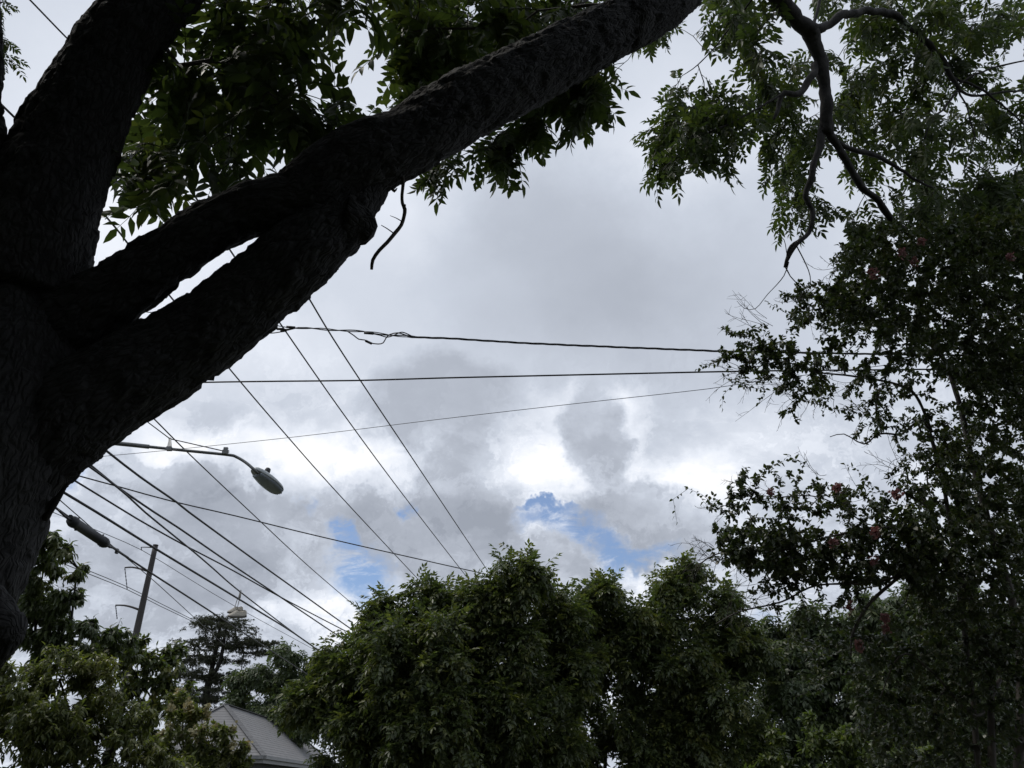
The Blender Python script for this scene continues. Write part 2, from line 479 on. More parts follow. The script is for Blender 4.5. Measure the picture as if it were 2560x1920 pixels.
def compound(pairs, ll, lw, droop, rng, hang=0.35, lf=None):
    """pinnate leaf, rachis along +x of length 1; returns [stalk, leaflet, leaflet...]"""
    lf = lf or leaflet
    def rp(t): return np.array([t, 0.05 * math.sin(3 * t), -droop * t * t])
    ks = 6 if lf is leaflet else 3
    ts = np.linspace(0, 1, ks)
    sv, sq, st = tube_arrays([rp(t) for t in ts], np.linspace(.012, .005, ks), 3, False)
    parts = [(sv, sq, st)]
    for i in range(pairs):
        t = .28 + .66 * i / max(1, pairs - 1)
        for sgn in (1, -1):
            s = ll * (0.78 + 0.3 * math.sin(math.pi * (0.15 + 0.75 * i / max(1, pairs - 1)))) * rng.uniform(.88, 1.1)
            V, Q, T = lf(s, lw * s / ll, rng.uniform(.06, .28), rng.uniform(.05, .22))
            a = math.radians(rng.uniform(46, 66))
            R = rotm((0, 0, 1), sgn * a) @ rotm((0, 1, 0), hang * rng.uniform(.3, 1.4)) @ rotm((1, 0, 0), rng.uniform(-.5, .5))
            parts.append((V @ R.T + rp(t), Q, T))
    V, Q, T = lf(ll * 1.05, lw, rng.uniform(.1, .25), .12)
    R = rotm((0, 1, 0), droop * 1.2 + .1)
    parts.append((V @ R.T + rp(1), Q, T))
    return parts

def simple(L, W, rng, curl=None):
    V, Q, T = leaflet_mid(L, W, rng.uniform(.02, .3) if curl is None else curl, rng.uniform(.08, .25))
    return [(V, Q, T)]

def palmtuft(k, L, W, rng):
    parts = []
    for i in range(k):
        V, Q, T = leaflet_lo(L * rng.uniform(.7, 1.1), W, rng.uniform(.1, .35), .1)
        R = rotm((0, 0, 1), rng.uniform(-1.2, 1.2)) @ rotm((0, 1, 0), rng.uniform(-.3, .7)) @ rotm((1, 0, 0), rng.uniform(-.6, .6))
        parts.append((V @ R.T + (rng.uniform(0, .3), 0, 0), Q, T))
    return parts

class Tmpl:
    def __init__(s, parts):
        s.parts = parts
        V, Q, T, A = [], [], [], []
        n = 0
        for i, (v, q, t) in enumerate(parts):
            v = np.asarray(v, float); V.append(v)
            if len(q): Q.append(np.asarray(q).reshape(-1, 4) + n)
            if len(t): T.append(np.asarray(t).reshape(-1, 3) + n)
            A.append(np.full(len(v), ((i * 0.377) % 1.0) * 0.28)); n += len(v)
        s.V = np.vstack(V); s.Q = np.vstack(Q) if Q else np.zeros((0, 4), int); s.T = np.vstack(T) if T else np.zeros((0, 3), int)
        s.A = np.concatenate(A)
        s.me = None; s.sub = None
    def mesh(s, nm, mat):
        if s.me is None: s.me = MB().add(s.V, s.Q, s.T, s.A).mesh(nm, mat)
        return s.me
    def submeshes(s, mat, stalkmat):
        if s.sub is None:
            s.sub = [MB().add(v, q, t, .12 * (i % 5)).mesh('leaflet' if i else 'leaf_stalk', mat if i else stalkmat) for i, (v, q, t) in enumerate(s.parts)]
        return s.sub

def tmpl_set(fn, k, seed):
    r = np.random.default_rng(seed)
    return [Tmpl(fn(r)) for _ in range(k)]

# ------------------------------------------------------------------ branch growing
class Skel:
    """nodes of a branch system; anchors are joined to the nearest node already there"""
    def __init__(s, cap=60000):
        s.pos = np.zeros((cap, 3)); s.par = np.full(cap, -1); s.fix = np.zeros(cap); s.n = 0; s.chains = []
    def node(s, p, par=-1, fix=0.0):
        s.pos[s.n] = p; s.par[s.n] = par; s.fix[s.n] = fix; s.n += 1
        return s.n - 1
    def path(s, pts, rad):
        """hand-laid limb, drawn elsewhere"""
        prev = -1
        for p, r in zip(pts, rad):
            prev = s.node(p, prev, r)
    def nearest(s, p, w=None):
        d = s.pos[:s.n] - p
        return int(np.argmin((d * d).sum(1)))
    def join(s, p, step, jit, sag, rng, back=0.0):
        k = s.nearest(p)
        # root a little further back on the parent for a natural angle
        for _ in range(int(back)):
            if s.par[k] >= 0: k = s.par[k]
        a = s.pos[k].copy(); L = np.linalg.norm(p - a)
        m = max(1, int(L / step))
        ids = [k]
        off = rng.normal(0, 1, 3) * L * jit
        for i in range(1, m + 1):
            t = i / m
            q = a + (p - a) * t + off * math.sin(math.pi * t) + rng.normal(0, 1, 3) * step * jit * .5 * (t < 1)
            q[2] += sag * L * math.sin(math.pi * t)
            ids.append(s.node(q, ids[-1]))
        s.chains.append(ids)
        return ids
    def radii(s, r0, p=2.3):
        cnt = np.zeros(s.n)
        haskid = np.zeros(s.n, bool)
        for i in range(s.n):
            if s.par[i] >= 0: haskid[s.par[i]] = True
        cnt[~haskid] = 1
        for i in range(s.n - 1, -1, -1):
            if s.par[i] >= 0: cnt[s.par[i]] += cnt[i]
        return r0 * np.maximum(cnt, 1) ** (1 / p)
    def draw(s, mb, r0, p=2.3, rmax=9):
        R = np.minimum(s.radii(r0, p), rmax)
        for ids in s.chains:
            r = R[ids].copy()
            if len(r) > 1: r[0] = min(r[0], r[1] * 1.15)
            if s.fix[ids[0]] > 0: r[0] = min(r[1] * 1.4, s.fix[ids[0]])
            r[-1] *= .6
            tube(mb, s.pos[ids], r, 3 if r.max() < .008 else (5 if r.max() < .04 else 8), r.max() > .02)

UP = np.array([0, 0, 1.0])

def orient(d, n):
    d = nrm(d); s = cross(n, d); s = nrm(s); n2 = cross(d, s)
    return np.stack([d, s, n2], -1)                # columns

def leaves_on_chain(sk, ids, n, rng, size, droop, spread, tip=True, span=0.7, jit=.2, upn=1.0):
    """leaf placements along the outer part of a twig"""
    pts = sk.pos[ids]
    dv = np.diff(pts, axis=0)
    seg = np.sqrt((dv * dv).sum(1)); cum = np.concatenate([[0], np.cumsum(seg)]); L = cum[-1]
    lo = max(0.0, L - span)
    i = np.arange(n)
    u = L - (L - lo) * i / max(1, n - .5)
    k = np.clip(np.searchsorted(cum, u) - 1, 0, len(seg) - 1)
    p = pts[k] + dv[k] * ((u - cum[k]) / np.maximum(seg[k], 1e-6))[:, None]
    t = dv[k] / np.maximum(seg[k], 1e-6)[:, None]
    a = np.stack([t[:, 1], -t[:, 0], np.zeros(n)], 1)
    ln = np.sqrt((a * a).sum(1)); a = np.where(ln[:, None] > .05, a / np.maximum(ln, 1e-6)[:, None], np.array([1.0, 0, 0]))
    b = cross(t, a)
    ph = rng.uniform(0, 6.28) + np.cumsum(2.4 + rng.normal(0, .3, n))
    rad = np.cos(ph)[:, None] * a + np.sin(ph)[:, None] * b
    d = t * (1 - spread) + rad * spread - UP * droop + rng.normal(0, jit, (n, 3))
    if tip: d[0] = t[0] - UP * droop * .8 + rng.normal(0, jit, 3)
    d = nrm(d)
    nn = nrm(UP * upn + rad * .3 + rng.normal(0, .35, (n, 3)))
    sd_ = nrm(cross(nn, d))
    R = np.stack([d, sd_, cross(d, sd_)], -1)
    sz = size * rng.uniform(.72, 1.15, n)
    return [(p[j], R[j], sz[j]) for j in range(n)]

def place_leaves(parent, base, inst, tmpls, mat, rng, nparts=300, nsplit=0, leafname='leaf', foliage='foliage', stalkmat=None):
    """the leaves that show largest become parts, the rest one stuff part"""
    P_ = np.array([i[0] for i in inst]); Rm = np.array([i[1] for i in inst]); S = np.array([i[2] for i in inst])
    tip = P_ + Rm[:, :, 0] * S[:, None] * .6
    px, py, z = proj(tip)
    app = S / np.maximum(z, .1) * FPX
    infr = (px > 0) & (px < 2560) & (py > 0) & (py < 1920) & (z > .2)
    score = np.where(infr, app, 0) * (.75 + .5 * rng.random(len(S)))
    order = np.argsort(-score)
    ti = rng.integers(0, len(tmpls), len(S))
    single = [i for i in order[:nparts] if score[i] > 0]
    chosen = set(single)
    for rank, i in enumerate(single):
        t = tmpls[ti[i]]
        Mx = np.eye(4); Mx[:3, :3] = Rm[i] * S[i]; Mx[:3, 3] = P_[i] - base
        if rank < nsplit:
            sub = t.submeshes(mat, stalkmat or mat)
            o = link(leafname, sub[0], parent); o.matrix_local = Matrix(Mx.tolist())
            for me in sub[1:]: link('leaflet', me, o)
        else:
            o = link(leafname, t.mesh(leafname, mat), parent); o.matrix_local = Matrix(Mx.tolist())
    mb = MB()
    rest = np.array([i for i in range(len(S)) if i not in chosen], int)
    for k, t in enumerate(tmpls):
        idx = rest[ti[rest] == k]
        if not len(idx): continue
        V = np.einsum('nij,vj->nvi', Rm[idx], t.V) * S[idx][:, None, None] + P_[idx][:, None]
        nv = len(t.V); off = (np.arange(len(idx)) * nv)[:, None, None]
        A = (t.A[None] + rng.random(len(idx))[:, None])
        mb.add(V.reshape(-1, 3), (t.Q[None] + off).reshape(-1, 4) if len(t.Q) else None, (t.T[None] + off).reshape(-1, 3) if len(t.T) else None, A.ravel())
    if mb.n: tag(build(mb, foliage, mat, parent), kind='stuff')

def in_poly(x, y, poly):
    r = False; j = len(poly) - 1
    for i in range(len(poly)):
        xi, yi = poly[i]; xj, yj = poly[j]
        if (yi > y) != (yj > y) and x < (xj - xi) * (y - yi) / (yj - yi) + xi: r = not r
        j = i
    return r

def poly_points(poly, n, z0, z1, rng, mind=0.0, soft_=0.0):
    xs = [p[0] for p in poly]; ys = [p[1] for p in poly]; out = []; tries = 0
    pix = []
    while len(out) < n and tries < n * 60:
        tries += 1
        x, y = rng.uniform(min(xs), max(xs)), rng.uniform(min(ys), max(ys))
        if not in_poly(x, y, poly): continue
        if mind and any((x - a) ** 2 + (y - b) ** 2 < mind * mind for a, b in pix): continue
        if soft_: x += rng.normal(0, soft_); y += rng.normal(0, soft_)
        pix.append((x, y)); out.append(P(x, y, rng.uniform(z0, z1)))
    return out

# ------------------------------------------------------------------ big shade tree on the left
def bark_tube(path, step=0.014, sides=88, amp=1.0, seed=0.0, endcap=True):
    """path rows: x, y, z, radius. Rough flaking bark as relief."""
    sp = smooth_path(path, step)
    pts, rad = sp[:, :3], sp[:, 3]
    T, A, B = frames(pts)
    s = np.concatenate([[0], np.cumsum(np.linalg.norm(np.diff(pts, axis=0), axis=1))])
    ph = np.arange(sides) * 2 * math.pi / sides
    cs, sn = np.cos(ph), np.sin(ph)
    V = np.zeros((len(pts), sides, 3))
    GR = np.stack([np.outer(rad, cs), np.outer(rad, sn), np.repeat(s[:, None], sides, 1)], -1).reshape(-1, 3)
    GR = np.vstack([GR, GR[:1], GR[-1:]]) + seed
    nz = noise.noise; cell = noise.cell
    for i in range(len(pts)):
        r = rad[i]; si = s[i]
        for j in range(sides):
            cx, cy = cs[j] * r, sn[j] * r
            a = nz((cx * 3 + seed, cy * 3, si * 2.2))
            wv = nz((cx * 11 + seed, cy * 11, si * 6))
            rg = 1 - abs(nz((cx * 26, cy * 26 + seed, si * 8 + wv * .8))) * 2
            fl = nz((cx * 42 + 9, cy * 42, si * 30 + seed))
            pl = cell((cx * 24 + wv * 1.4, cy * 24 + wv * 1.4 + seed, si * 11 + wv * 1.6))
            dsp = a * .012 * min(1, r / .15) + wv * .003 + (rg * .005 + fl * .006 + pl * .009) * amp
            rr = r + dsp
            V[i, j] = pts[i] + A[i] * cs[j] * rr + B[i] * sn[j] * rr
    nP = len(pts)
    V = V.reshape(-1, 3)
    i = np.arange(nP - 1)[:, None] * sides; j = np.arange(sides)[None]; k = (j + 1) % sides
    Q = np.stack([i + j, i + k, i + k + sides, i + j + sides], -1).reshape(-1, 4)
    Tt = []
    V = np.vstack([V, pts[0], pts[-1] + T[-1] * rad[-1] * .25])
    for a in range(sides):
        b = (a + 1) % sides
        Tt.append((nP * sides, b, a)); Tt.append((nP * sides + 1, (nP - 1) * sides + a, (nP - 1) * sides + b))
    return MB().add(V, Q, Tt), pts, rad, GR

def pxpath(rows):
    """rows: px, py, depth, radius in photo pixels -> x, y, z, radius in metres"""
    return np.array([[*P(x, y, z), r * z / FPX] for x, y, z, r in rows])

TB = np.array([-2.0, 2.30, 0.0])
shade = thing('shade_tree', 'huge dark rough-barked tree filling the left edge, its thick limb crossing the sky', 'tree', TB)
trunk_rows = np.array([[-2.06, 2.28, -0.1, .52], [-2.04, 2.30, .3, .45], [-2.00, 2.33, 1.0, .405], [-1.99, 2.36, 1.7, .395], [-1.97, 2.42, 2.4, .38], [-1.96, 2.52, 2.95, .33], [-2.04, 2.64, 3.35, .22], [-2.08, 2.75, 3.6, .10]])
SK = Skel()
def limb(name, rows, seed, step=.014, sides=88, amp=1.0, isxyz=False):
    path = rows if isxyz else pxpath(rows)
    mb, pts, rad, GR = bark_tube(path, step, sides, amp, seed)
    o = build(mb, name, M['bark_big'], shade)
    at = o.data.attributes.new('grain', 'FLOAT_VECTOR', 'POINT')
    at.data.foreach_set('vector', GR.astype(np.float32).ravel())
    SK.path(pts[::8], rad[::8])
limb('trunk', trunk_rows, 1.3, .02, 100, 1.2, True)
limb('limb', [(30, 760, 3.0, 160), (90, 560, 3.15, 134), (150, 400, 3.3, 114), (225, 240, 3.45, 100), (305, 100, 3.6, 90), (378, 0, 3.75, 86), (460, -120, 3.9, 80), (520, -300, 4.2, 92), (560, -480, 4.5, 70)], 4.1, .016, 84, 1.2)
limb('limb', [(-110, 700, 3.0, 150), (-95, 420, 3.1, 100), (-72, 250, 3.2, 62), (-45, 150, 3.3, 44), (-55, 0, 3.4, 42), (-90, -180, 3.6, 46), (-100, -380, 3.9, 36)], 7.7, .016, 64)
limb('limb', [(60, 890, 2.95, 130), (175, 806, 3.0, 98), (280, 738, 3.05, 77), (400, 652, 3.15, 68), (540, 560, 3.25, 62), (650, 515, 3.32, 64), (735, 505, 3.4, 76), (830, 450, 3.5, 88),
                (920, 400, 3.6, 90), (1010, 358, 3.7, 82), (1105, 300, 3.85, 84), (1200, 245, 4.0, 82), (1300, 194, 4.2, 78), (1400, 143, 4.4, 73), (1490, 98, 4.6, 68), (1570, 60, 4.8, 64), (1650, 15, 5.0, 62), (1720, -50, 5.3, 58), (1800, -130, 5.7, 50), (1870, -170, 6.1, 40)], 11.9, .016, 80, 1.1)
limb('limb', [(-60, 1340, 2.6, 112), (36, 1180, 2.68, 112), (138, 1062, 2.78, 126), (258, 980, 2.88, 116), (388, 906, 3.0, 106), (502, 838, 3.1, 98), (608, 757, 3.2, 93), (700, 678, 3.27, 92), (772, 618, 3.35, 86), (835, 562, 3.45, 78), (885, 500, 3.55, 64), (930, 440, 3.62, 50), (980, 390, 3.7, 34)], 15.2, .016, 84, 1.15)
limb('burl', [(860, 560, 3.42, 70), (905, 572, 3.44, 46), (930, 588, 3.45, 24)], 2.2, .02, 44)
# bark collar and burl
limb('burl', [(1575, 60, 4.75, 60), (1582, 95, 4.72, 34), (1588, 122, 4.72, 20)], 3.3, .02, 40)
limb('burl', [(-40, 1580, 2.2, 120), (10, 1575, 2.2, 70), (45, 1570, 2.2, 36)], 6.3, .02, 48)

def strands(mb, rows, sides=6, step=.05):
    p = smooth_path(pxpath(rows), step)
    tube(mb, p[:, :3], p[:, 3], sides)
    return p

def shard(rows, k=6):
    m2 = MB(); strands(m2, rows, k, .02); build(m2, 'bark_shard', M['bark'], shade)
shard([(110, 1300, 2.62, 8), (128, 1275, 2.63, 8), (150, 1238, 2.64, 7), (165, 1215, 2.65, 4), (172, 1204, 2.65, 1)], 7)
shard([(110, 1290, 2.62, 6), (122, 1262, 2.63, 6), (138, 1240, 2.64, 2)])
shard([(800, 690, 3.2, 3), (812, 688, 3.2, 3), (816, 680, 3.2, 1)])
shard([(980, 470, 3.55, 4), (986, 478, 3.55, 4), (993, 470, 3.55, 1)])
mb = MB()
strands(mb, [(1006, 440, 3.6, 5), (1008, 458, 3.58, 4.4), (1005, 487, 3.58, 4), (1006, 508, 3.58, 4.2), (1012, 523, 3.57, 5), (1010, 541, 3.56, 4.6), (1003, 563, 3.55, 4.8), (988, 582, 3.53, 5.2), (968, 606, 3.5, 5), (948, 626, 3.49, 4.8), (932, 650, 3.48, 4.8), (929, 674, 3.48, 3.8)], 8, .02)
strands(mb, [(1004, 553, 3.56, 1.6), (990, 545, 3.57, 1.2), (975, 539, 3.57, .7)], 4)
strands(mb, [(984, 583, 3.53, 2), (967, 571, 3.53, 1.6), (953, 563, 3.53, 1.2)], 4)
strands(mb, [(1012, 521, 3.57, 2.5), (1013, 511, 3.57, 2.2)], 5)
tag(build(mb, 'dead_twig', M['twig'], shade), 'bare crooked dead twig dangling under the limb')

# drooping branches of the same crown, upper right
def branch(rows, sides=9):
    m2 = MB(); p = smooth_path(pxpath(rows), .045)
    wv = np.array([noise.noise((i * .23 + rows[0][0], rows[0][1], 0.3)) for i in range(len(p))])
    jt = np.array([noise.noise_vector((i * .33 + rows[0][0], rows[-1][1], 1.7)) for i in range(len(p))])
    jt[0] = 0
    p[:, :3] += jt * np.minimum(p[:, 3:4] * .8, .03)
    p[:, 3] *= (1 + .22 * wv) * .86 + .05 * np.sin(np.arange(len(p)) * 2.3)
    tube(m2, p[:, :3], p[:, 3], sides)
    build(m2, 'branch', M['bark'], shade)
    SK.path(p[::3, :3], p[::3, 3])
branch([(1840, -160, 5.9, 42), (1890, -110, 6.4, 36), (1935, -40, 6.8, 30), (1957, 5, 7.0, 26), (1990, 50, 7.1, 25), (2028, 82, 7.15, 23), (2048, 140, 7.2, 19), (2064, 215, 7.2, 17.5), (2066, 280, 7.2, 17), (2064, 335, 7.2, 16)], 12)
branch([(2066, 270, 7.22, 13), (2060, 325, 7.2, 12.5), (2048, 372, 7.15, 10.5), (2034, 420, 7.1, 10), (2020, 465, 7.1, 9), (2014, 495, 7.1, 8), (2030, 522, 7.1, 7.5), (2032, 552, 7.05, 7), (2022, 585, 7.05, 7), (1996, 606, 7, 6.5), (1975, 635, 7, 6), (1963, 668, 7, 4.5)])
branch([(2012, 592, 7.05, 5), (1985, 608, 7, 4), (1972, 625, 7, 3.5), (1968, 645, 7, 3)])
branch([(2064, 270, 7.22, 13), (2072, 325, 7.22, 13.5), (2092, 365, 7.25, 12), (2124, 420, 7.3, 11), (2150, 463, 7.35, 10.5), (2198, 505, 7.4, 10), (2244, 560, 7.5, 9), (2285, 595, 7.5, 6)])
branch([(2074, 330, 7.24, 8), (2104, 364, 7.28, 8), (2167, 383, 7.4, 7), (2225, 408, 7.6, 6), (2290, 450, 7.8, 4), (2340, 470, 7.9, 3)])
branch([(2036, 160, 7.2, 11), (2026, 200, 7.1, 10), (2007, 230, 7.05, 9), (1985, 238, 7, 8), (1960, 234, 6.95, 7.5), (1949, 255, 6.95, 6.5), (1940, 285, 6.9, 5.5), (1932, 308, 6.9, 4)])
branch([(2020, 75, 7.1, 14), (2062, 68, 7.2, 13), (2112, 38, 7.3, 12), (2198, 28, 7.6, 10), (2260, 55, 7.9, 9.5), (2322, 109, 8.1, 9), (2355, 150, 8.2, 8), (2382, 195, 8.2, 7), (2396, 225, 8.2, 5)])
branch([(2395, 222, 8.2, 4), (2430, 240, 8.2, 3.5), (2500, 232, 8.3, 3), (2575, 226, 8.4, 2.5)])
branch([(2385, 195, 8.2, 4), (2450, 220, 8.2, 3.4), (2520, 275, 8.2, 2.8), (2580, 330, 8.2, 2)])
branch([(2396, 225, 8.2, 3.4), (2360, 270, 8.1, 3), (2330, 300, 8, 2.5), (2310, 350, 8, 2)])
branch([(2396, 226, 8.2, 3), (2415, 262, 8.2, 2.4), (2425, 300, 8.2, 2), (2440, 350, 8.2, 1.6)])
branch([(2392, 215, 8.2, 3.4), (2440, 185, 8.2, 3), (2500, 165, 8.3, 2.6), (2570, 150, 8.3, 2)])
branch([(2034, 85, 7.1, 6), (2040, 40, 7.2, 5), (2050, -10, 7.3, 5)])
branch([(1890, -15, 6.8, 3), (1840, 50, 6.9, 2.3), (1792, 112, 7, 2), (1745, 162, 7, 1.6), (1705, 190, 7, 1.1)])
branch([(1955, 235, 6.95, 3), (1880, 280, 6.8, 2.6), (1800, 320, 6.7, 2.4), (1730, 345, 6.7, 2), (1690, 350, 6.7, 1.8)])
branch([(1962, 665, 7, 2), (1975, 690, 7, 1.6), (1990, 705, 7, 1.6), (1998, 728, 7, 1.2)])
branch([(1972, 655, 7, 1.6), (1960, 690, 7, 1.4), (1920, 735, 7, 1.2), (1888, 772, 7, 1.1), (1860, 770, 7, .9), (1842, 752, 7, .6)])
branch([(1990, 612, 7, 1.6), (2010, 650, 7, 1.6), (2025, 690, 7, 1.3), (2028, 735, 7, .9)])
branch([(1968, 640, 7, 1.4), (1960, 600, 7, 1.1), (1945, 585, 7, .8), (1930, 570, 7, .5)])

rs = np.random.default_rng(3)
inst = []
pinn = tmpl_set(lambda r: compound(int(r.integers(3, 6)), .40, .150, r.uniform(.15, .5), r), 8, 5)
def leafy(poly, n, z0, z1, k, size, droop=.55, spread=.6, step=.12, mind=0, span=.3):
    A_ = poly_points(poly, int(n * (1.05 if z0 > 6.3 else 1)), z0, z1, rs, mind)
    if z0 > 6.3 and size > .2: size *= .82
    if not A_: return
    A_ = sorted(A_, key=lambda p: np.min(((SK.pos[:SK.n] - p) ** 2).sum(1)))
    for p in A_:
        ids = SK.join(p, step, .09, .04, rs)
        inst.extend(leaves_on_chain(SK, ids, k, rs, size, droop, spread, span=span))
# dark close sprays behind the fork
leafy([(450, 90), (520, 0), (600, -60), (850, -60), (850, 40), (790, 190), (820, 250), (720, 330), (600, 360), (470, 390), (370, 380), (350, 330), (390, 210)], 36, 3.75, 4.7, 5, .27)
leafy([(420, 150), (620, 60), (700, 200), (640, 340), (430, 350), (360, 330)], 24, 4.2, 5.2, 5, .26)
leafy([(330, 350), (420, 370), (640, 360), (640, 420), (560, 440), (330, 450)], 11, 3.7, 4.2, 4, .27)
leafy([(660, 350), (800, 240), (900, 250), (920, 310), (820, 370), (740, 410)], 9, 3.9, 4.4, 4, .25)
leafy([(310, 440), (360, 440), (370, 480), (330, 490)], 2, 3.6, 3.7, 4, .27)
leafy([(830, -40), (960, -50), (950, -20), (860, -10)], 3, 3.6, 3.8, 4, .27, .8)
# mid sprays above and under the limb
leafy([(1040, -60), (1560, -60), (1400, 50), (1230, 125), (1110, 185), (1040, 190), (1030, 100), (1010, 40)], 62, 5.2, 6.8, 5, .29)
leafy([(1020, 60), (1300, 40), (1200, 130), (1070, 180)], 20, 6.5, 8.0, 5, .28)
leafy([(970, 115), (1030, 110), (1060, 200), (990, 190), (1010, 150)], 6, 5.2, 5.6, 4, .27)
leafy([(1010, 225), (1060, 200), (1080, 215), (1030, 250)], 4, 5.0, 5.3, 3, .24)
leafy([(960, 280), (990, 265), (1000, 270), (970, 295)], 2, 4.2, 4.4, 3, .18)
leafy([(1390, 180), (1460, 140), (1490, 160), (1495, 220), (1460, 260), (1410, 255), (1370, 235)], 26, 4.9, 5.9, 5, .25)
leafy([(1210, 330), (1290, 280), (1370, 270), (1350, 300), (1280, 400), (1260, 390), (1220, 360)], 16, 4.9, 5.6, 5, .24, .8)
leafy([(1040, 455), (1090, 400), (1140, 370), (1150, 400), (1090, 430)], 6, 4.6, 4.9, 4, .20, .7)
leafy([(1570, 90), (1620, 50), (1670, 30), (1660, 60), (1610, 100)], 9, 7.6, 8.6, 5, .26)
# the drooping crown on the right
leafy([(1760, -60), (1900, -60), (1920, 60), (1900, 190), (1830, 150), (1800, 60)], 26, 6.6, 8.6, 5, .30)
leafy([(1630, 220), (1680, 200), (1710, 230), (1790, 220), (1860, 240), (1880, 370), (1820, 400), (1740, 390), (1700, 410), (1640, 430), (1620, 400), (1620, 330), (1650, 300)], 58, 6.4, 7.6, 5, .27)
leafy([(1880, 180), (2030, 120), (2060, 300), (2040, 440), (1960, 470), (1900, 420)], 40, 7.5, 9.0, 5, .29)
leafy([(2080, 80), (2300, 40), (2360, 200), (2300, 400), (2240, 520), (2130, 430), (2090, 300)], 76, 7.6, 9.6, 5, .30)
leafy([(2280, 60), (2560, 0), (2600, 200), (2600, 480), (2400, 560), (2280, 560), (2300, 400), (2360, 250)], 92, 8.2, 9.8, 5, .29)
leafy([(1960, -60), (2560, -60), (2560, 50), (2200, 100), (2080, 60)], 44, 7.6, 9.4, 5, .30)
leafy([(2250, 480), (2600, 420), (2640, 620), (2360, 640), (2270, 580)], 74, 7.6, 9.0, 5, .28)
leafy([(1930, 480), (2060, 440), (2090, 510), (2030, 560), (1960, 550)], 14, 7.2, 7.7, 4, .25)
leafy([(2100, 540), (2200, 540), (2180, 600), (2120, 590)], 8, 7.2, 7.8, 4, .25)
# sprig at the far left edge
leafy([(-30, 0), (12, 0), (12, 30), (-20, 30)], 3, 3.5, 3.8, 4, .07, .3)
leafy([(-20, 90), (16, 85), (30, 125), (46, 145), (26, 160), (-10, 150)], 8, 3.5, 3.8, 4, .07, .3)
# unseen crown added over and behind the viewer to darken trunk and limbs
ov = np.random.default_rng(91)
ADDED_LOBES = []
for _ in range(64):
    c = np.array([ov.uniform(-8, 6), ov.uniform(-8.5, 2.2), ov.uniform(5.2, 8.5)])
    ADDED_LOBES.append((c, 1.25))
for a in np.linspace(-2.9, .35, 20):
    for zc_ in (2.9, 4.4):
        ADDED_LOBES.append((np.array([7.2 * math.cos(a) - 1, 7.2 * math.sin(a) + .5, zc_ + ov.uniform(-.4, .4)]), 1.35))
s_end = tuple(P(555, -460, 4.45)); l_end = tuple(P(-100, -370, 3.88))
for rows in ([s_end, (-1.6, 1.0, 6.2), (-1.8, -.8, 6.8), (-1.8, -3, 7.1), (-1.4, -5.5, 7)], [s_end, (-.3, 1.1, 6.6), (1.0, -.6, 7.2), (2.6, -2.6, 7.3), (4.2, -5, 7)], [l_end, (-3.2, 1.2, 5.8), (-5.0, .2, 6.3), (-6.6, -1.6, 6.4)]):
    p = smooth_path(np.array([[*r, .17 - .03 * i] for i, r in enumerate(rows)]), .12)
    m2 = MB(); tube(m2, p[:, :3], p[:, 3], 14); build(m2, 'limb', M['bark'], shade); SK.path(p[::3, :3], p[::3, 3])  # unseen limbs added to carry the light-blocking crown
added_canopy = []
for c, r in sorted(ADDED_LOBES, key=lambda q: np.min(((SK.pos[:SK.n] - q[0]) ** 2).sum(1))):
    cx, cy, cz = proj(c[None])
    if cz[0] > 0 and -900 < cx[0] < 3500 and -800 < cy[0]: continue
    SK.join(c, .5, .06, .05, ov, 1)
    m = 25
    q = c + nrm(ov.normal(size=(m, 3))) * (r * ov.random(m) ** .45)[:, None]
    x_, y_, z_ = proj(q)
    for p, ok in zip(q, ~((z_ > -.4) & (x_ > -420) & (x_ < 2980) & (y_ > -420))):
        if not ok or p[2] < 1.9: continue
        ids = SK.join(p, .35, .08, .03, ov)
        added_canopy.extend(leaves_on_chain(SK, ids, 4, ov, .56, .4, .7, span=.6))
mb = MB(); SK.draw(mb, .0024, 2.2, .03)
tag(build(mb, 'twig', M['twig'], shade), kind='stuff')
place_leaves(shade, TB, added_canopy, tmpl_set(lambda r: palmtuft(7, .85, .34, r), 5, 15), M['leaf_shade'], ov, 0, foliage='foliage')  # unseen leaves added overhead and behind to block sky light
place_leaves(shade, TB, inst, pinn, M['leaf_shade'], rs, 300, 36, stalkmat=M['twig'])

